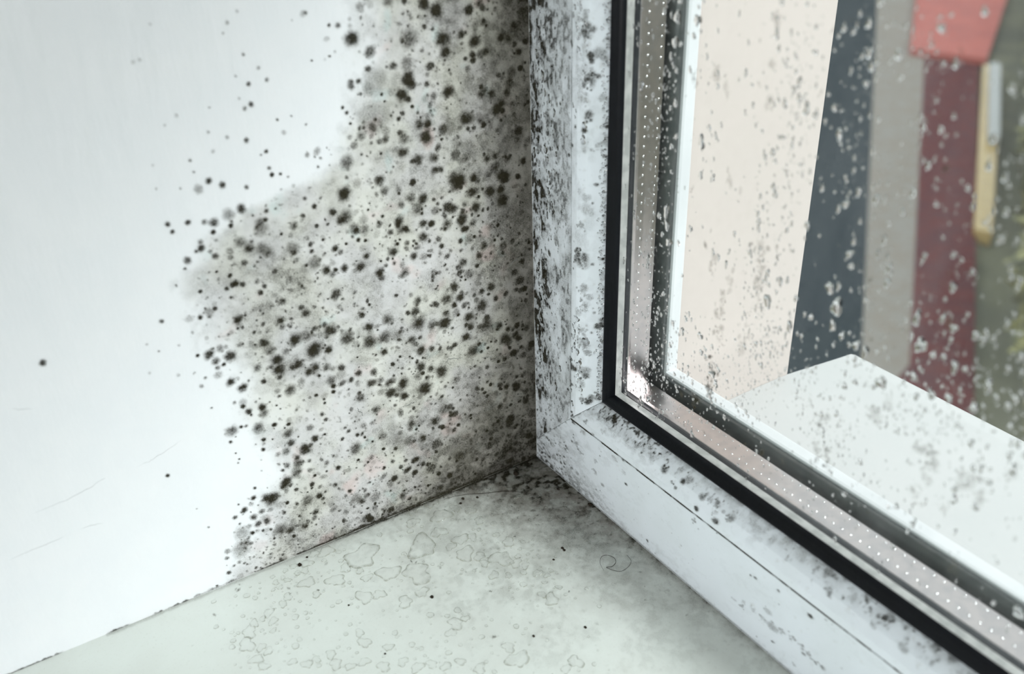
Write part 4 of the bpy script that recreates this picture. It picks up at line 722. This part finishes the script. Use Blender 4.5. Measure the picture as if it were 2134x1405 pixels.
# ------------------------------------------------------------------ condensation mist on the room side of the glass
U = np.arange(50.2, 400, 4)[:, None]; V = np.arange(61.2, 400, 4)[None, :]; U, V = U + 0 * V, V + 0 * U
far = sst(105, 160, U) * .8 + .2
co = np.stack([U / 1000, np.full_like(U, .00912), V / 1000], -1).reshape(-1, 3)
obj('condensation_mist', raw_mesh('condensation_mist', co, grid_faces(*U.shape), True, {'mist': far}), M['mist'], win, label='milky breath-fine mist on the inner pane')

# ------------------------------------------------------------------ water drops
def drop_mesh(name, items, frame, mat, flat=.40, seed=0, irr=1.3):
    """closed lens-shaped drops; items: (a, b, ra, rb) in metres; frame maps (a, b, h) to space"""
    rg = np.random.default_rng(seed)
    nr, na = 6, 20
    V, F = [], []
    for (a, b_, ra, rb) in items:
        th = np.linspace(0, 2 * np.pi, na, endpoint=False)
        o1, o2, o3 = rg.uniform(0, 6, 3)
        w = 1 + irr * (.14 * np.sin(2 * th + o1) + .13 * np.sin(3 * th + o2) + .08 * np.sin(5 * th + o3))
        base = len(V); hh = flat * min(ra, rb)
        V.append(frame(a, b_, hh))
        for i in range(1, nr + 1):
            f = math.sin(math.pi / 2 * i / nr) if i < nr else 1.0
            h = hh * (1 - f * f) ** .5 * (1 if i < nr else 0) if i < nr else 0.
            for j in range(na): V.append(frame(a + ra * f * w[j] * math.cos(th[j]), b_ + rb * f * w[j] * math.sin(th[j]), h))
        c = len(V); V.append(frame(a, b_, -.00001))
        for j in range(na):
            F.append((base, base + 1 + j, base + 1 + (j + 1) % na))
            for i in range(nr - 1):
                p = base + 1 + i * na
                F.append((p + j, p + na + j, p + na + (j + 1) % na, p + (j + 1) % na))
            p = base + 1 + (nr - 1) * na
            F.append((p + j, c, p + (j + 1) % na))
    me = poly_mesh(name, V, F, True)
    return me
def fix_normals(me):
    import bmesh
    bm = bmesh.new(); bm.from_mesh(me); bmesh.ops.recalc_face_normals(bm, faces=bm.faces); bm.to_mesh(me); bm.free(); return me
GY = .00908
gf = lambda a, b_, h: (a, GY - h, b_)
rg = np.random.default_rng(12); rnd = random.Random(4)
gd = parse(GLASS_DROPS)
expl = []
for (x, z_, r) in gd:
    expl.append((x, z_, r * .75))
    for q in range(2): expl.append((x + rg.normal() * r * 1.3, z_ + rg.normal() * r * 1.8, r * rg.uniform(.25, .5)))
used = []
def free(x, z_, r, fac=1.15):
    for (a, b_, c) in used:
        if (a - x) ** 2 + (b_ - z_) ** 2 < ((c + r) * fac) ** 2: return False
    return True
gdrops = []
for (x, z_, r) in expl:
    if x - r * 1.3 < 50.5 or z_ - r * 1.6 < 61.8: continue
    if free(x, z_, r, 1.0): used.append((x, z_, r * 1.15)); gdrops.append((x, z_, r))
tries = 0
while len(gdrops) < 1250 and tries < 40000:
    tries += 1
    x, z_ = rg.uniform(52, 245), rg.uniform(64, 258)
    col = float(fbm(np.array(x / 7), np.array(z_ / 40), 171, 3)); cl = float(fbm(np.array(x / 5), np.array(z_ / 9), 181, 3))
    wgt = (.06 + 1.6 * max(0, col - .47) * 4 * max(0, cl - .42) * 4)
    wgt += .9 * math.exp(-((x - 70) / 8) ** 2) * (cl > .45) + .5 * math.exp(-((x - 58) / 5) ** 2) + .5 * math.exp(-((z_ - 68) / 4) ** 2) * (x < 140)
    wgt += .8 * math.exp(-((x - 128) / 9) ** 2) * (cl > .42) + .5 * (x > 165) * (cl > .48) * (z_ > 120)
    if z_ < 120 and x > 100: wgt *= .2
    if 82 < x < 120 and z_ > 120: wgt *= .5
    if rg.random() > wgt: continue
    r = .22 + min(rg.exponential(.30), 1.7)
    if x < 66: r *= .75
    if free(x, z_, r): used.append((x, z_, r)); gdrops.append((x, z_, r))
for (cx_, cz_, sx, sz, n_) in [(133, 200, 3, 30, 150), (126, 130, 5, 14, 190), (118, 100, 10, 8, 120), (145, 120, 9, 9, 120), (160, 112, 10, 6, 90), (78, 95, 5, 16, 180), (72, 170, 4, 40, 220), (172, 150, 4, 40, 160), (200, 130, 8, 16, 170), (225, 160, 10, 30, 260), (158, 220, 4, 25, 120), (190, 95, 12, 6, 40), (62, 75, 6, 6, 90), (96, 92, 9, 12, 110)]:
    for q_ in range(n_):
        x, z_ = cx_ + rg.normal() * sx, cz_ + rg.normal() * sz; r = .16 + min(rg.exponential(.20), .9)
        if x < 51.5 or z_ < 63: continue
        if free(x, z_, r, .95): used.append((x, z_, r)); gdrops.append((x, z_, r))
gdrops.sort(key=lambda q: -q[2])
def glabel(x, z_):
    if x < 74: return 'over the frame edge strip at the left of the glass'
    if x < 112: return 'over the cream reveal on the left part of the glass'
    if z_ < 118: return 'over the white outside sill low on the glass'
    if x < 160: return 'over the dark lane in the middle of the glass'
    return 'over the red and green background at the right of the glass'
NI = 150
for i, (x, z_, r) in enumerate(gdrops[:NI]):
    st = rnd.uniform(1.0, 2.1)
    me = fix_normals(drop_mesh('water_droplet', [(0, 0, r / 1000 / st ** .4, r / 1000 * st ** .6)], lambda a, b_, h: (a, -h, b_), M['water'], .55, 100 + i))
    sz = 'large' if r > 1.5 else 'small'
    o = obj('water_droplet', me, M['water'], label='%s clear condensation droplet %s' % (sz, glabel(x, z_)), cat='water droplet', group='%s droplets %s' % (sz, glabel(x, z_)))
    o.location = (x / 1000, GY, z_ / 1000)
items = [(x / 1000, z_ / 1000, r / 1000 * rnd.uniform(.65, 1), r / 1000 * rnd.uniform(1, 1.8)) for (x, z_, r) in gdrops[NI:]]
me = fix_normals(drop_mesh('condensation', items, gf, M['water'], .55, 5))
obj('condensation', me, M['water'], label='countless tiny condensation droplets peppering the window glass', cat='condensation', kind='stuff')

# beads of water on the upright frame
items = []; used = []
tries = 0
while len(items) < 420 and tries < 20000:
    tries += 1
    t = rg.choice([rg.normal(21, 4), rg.normal(44.5, 1.6), rg.normal(52.2, .5)], p=[.4, .3, .3]); v = rg.uniform(45, 248)
    if not 13 < t < 53 or abs(t - 40) < .7 or v < t + 3: continue
    cl = float(fbm(np.array(t / 6), np.array(v / 18), 191, 3))
    if t < 50 and cl < .52: continue
    r = .35 + min(rg.exponential(.4), 1.3)
    if t > 51: r = .3 + rg.random() * .3
    if not free(t, v, r): continue
    used.append((t, v, r)); items.append((t / 1000, v / 1000, r / 1000 * .8, r / 1000 * 1.35))
def sframe(a, b_, h):
    return tuple(float(q) for q in stile_place(np.array(a), np.array(b_), np.array(h + .00004)))
me = fix_normals(drop_mesh('condensation', items, sframe, M['water'], .30, 6))
obj('condensation', me, M['water'], label='beads of condensation running down the mouldy upright window frame', cat='condensation', kind='stuff')

# ------------------------------------------------------------------ shallow puddles on the sill
def puddle(r, seed, tiny=False):
    rg = np.random.default_rng(seed); na = 12 if tiny else 36; nr = 5 if tiny else 9
    th = np.linspace(0, 2 * np.pi, na, endpoint=False)
    amp = .08 if tiny else .2
    w = 1 + amp * np.sin(2 * th + rg.uniform(0, 6)) + amp * .8 * np.sin(3 * th + rg.uniform(0, 6)) + amp * .5 * np.sin(5 * th + rg.uniform(0, 6)) + amp * .25 * np.sin(8 * th + rg.uniform(0, 6))
    V, rim = [(0, 0, .30 * min(r, 1.3) + .05)], [0.]
    for i in range(1, nr + 1):
        f = 1 - (1 - i / nr) ** 1.8; h = (.30 * min(r, 1.3)) * (1 - f ** 6) ** .6 + .05 * (i < nr)
        for j in range(na): V.append((r * f * w[j] * math.cos(th[j]), r * f * w[j] * math.sin(th[j]), h if i < nr else .02)); rim.append(max(0, (f - .80) / .2) ** 1.2)
    F = [(0, 1 + j, 1 + (j + 1) % na) for j in range(na)]
    for i in range(nr - 1):
        for j in range(na):
            p = 1 + i * na; F.append((p + j, p + na + j, p + na + (j + 1) % na, p + (j + 1) % na))
    me = poly_mesh('water_drop', [tuple(c / 1000 for c in v) for v in V], F, True)
    a = me.attributes.new('rim', 'FLOAT', 'POINT'); a.data.foreach_set('value', np.array(rim, np.float32))
    return me
pud = parse(SILL_WATER); used = []
kept = []
for (x, y, r) in sorted(pud, key=lambda q: -q[2]):
    r = r * .98
    for sh in (1, .8, .6):
        if free(x, y, r * sh, .92): used.append((x, y, r * sh)); kept.append((x, y, r * sh)); break
for i, (x, y, r) in enumerate(kept):
    sz = 'broad' if r > 3.5 else 'small'
    wh = 'near the plaster' if x < 25 else ('in the foreground on the sill' if y < -150 else 'in the middle of the sill')
    o = obj('water_drop', puddle(r, i), M['film'], label='%s shallow clear drop of water %s' % (sz, wh), cat='water drop', group='%s water drops %s' % (sz, wh))
    o.location = (x / 1000, y / 1000, .0001)
# tiny round drops between the puddles
VV, FF, RR = [], [], []
cnt = 0; tries = 0
while cnt < 420 and tries < 20000:
    tries += 1
    x0_, y0_, r0 = rnd.choice(kept)
    x, y = x0_ + rg.normal() * 9, y0_ + rg.normal() * 9; r = .35 + min(rg.exponential(.35), 1.3)
    if x < 2 or not free(x, y, r, 1.1): continue
    used.append((x, y, r)); cnt += 1
    me = puddle(r, cnt, True)
    base = len(VV); VV += [(v.co.x + x / 1000, v.co.y + y / 1000, v.co.z + .0001) for v in me.vertices]
    FF += [tuple(base + k for k in p.vertices) for p in me.polygons]; RR += [d.value for d in me.attributes['rim'].data]
    bpy.data.meshes.remove(me)
me = poly_mesh('condensation', VV, FF, True); a = me.attributes.new('rim', 'FLOAT', 'POINT'); a.data.foreach_set('value', np.array(RR, np.float32))
obj('condensation', me, M['film'], label='fine round droplets sprinkled between the drops on the sill', cat='condensation', kind='stuff')

# ------------------------------------------------------------------ hairs and grit on the sill
tube('hair', [(x / 1000, y / 1000, .0003) for x, y in HAIRS[0]], .00012, M['hair'], label='long fine wavy dark hair lying on the sill near the corner', cat='hair')
tube('hair', [(x / 1000, y / 1000, .0003) for x, y in HAIRS[1]], .00012, M['hair'], label='short curled dark hair on the sill below the window rail', cat='hair')
def grit(x, y, r, seed, label):
    rg = random.Random(seed)
    import bmesh
    bm = bmesh.new(); bmesh.ops.create_icosphere(bm, subdivisions=2, radius=r / 1000)
    for v in bm.verts: v.co *= rg.uniform(.75, 1.2); v.co.z *= .45; v.co.x *= 1.3
    me = bpy.data.meshes.new('grit'); bm.to_mesh(me); bm.free()
    o = obj('grit', me, M['grit'], label=label, cat='grit', group='specks of grit on the sill'); o.location = (x / 1000, y / 1000, r * .35 / 1000)
for i, (x, y, r) in enumerate(GRIT): grit(x, y, r, i, 'dark crumb of grit lying on the wet sill')
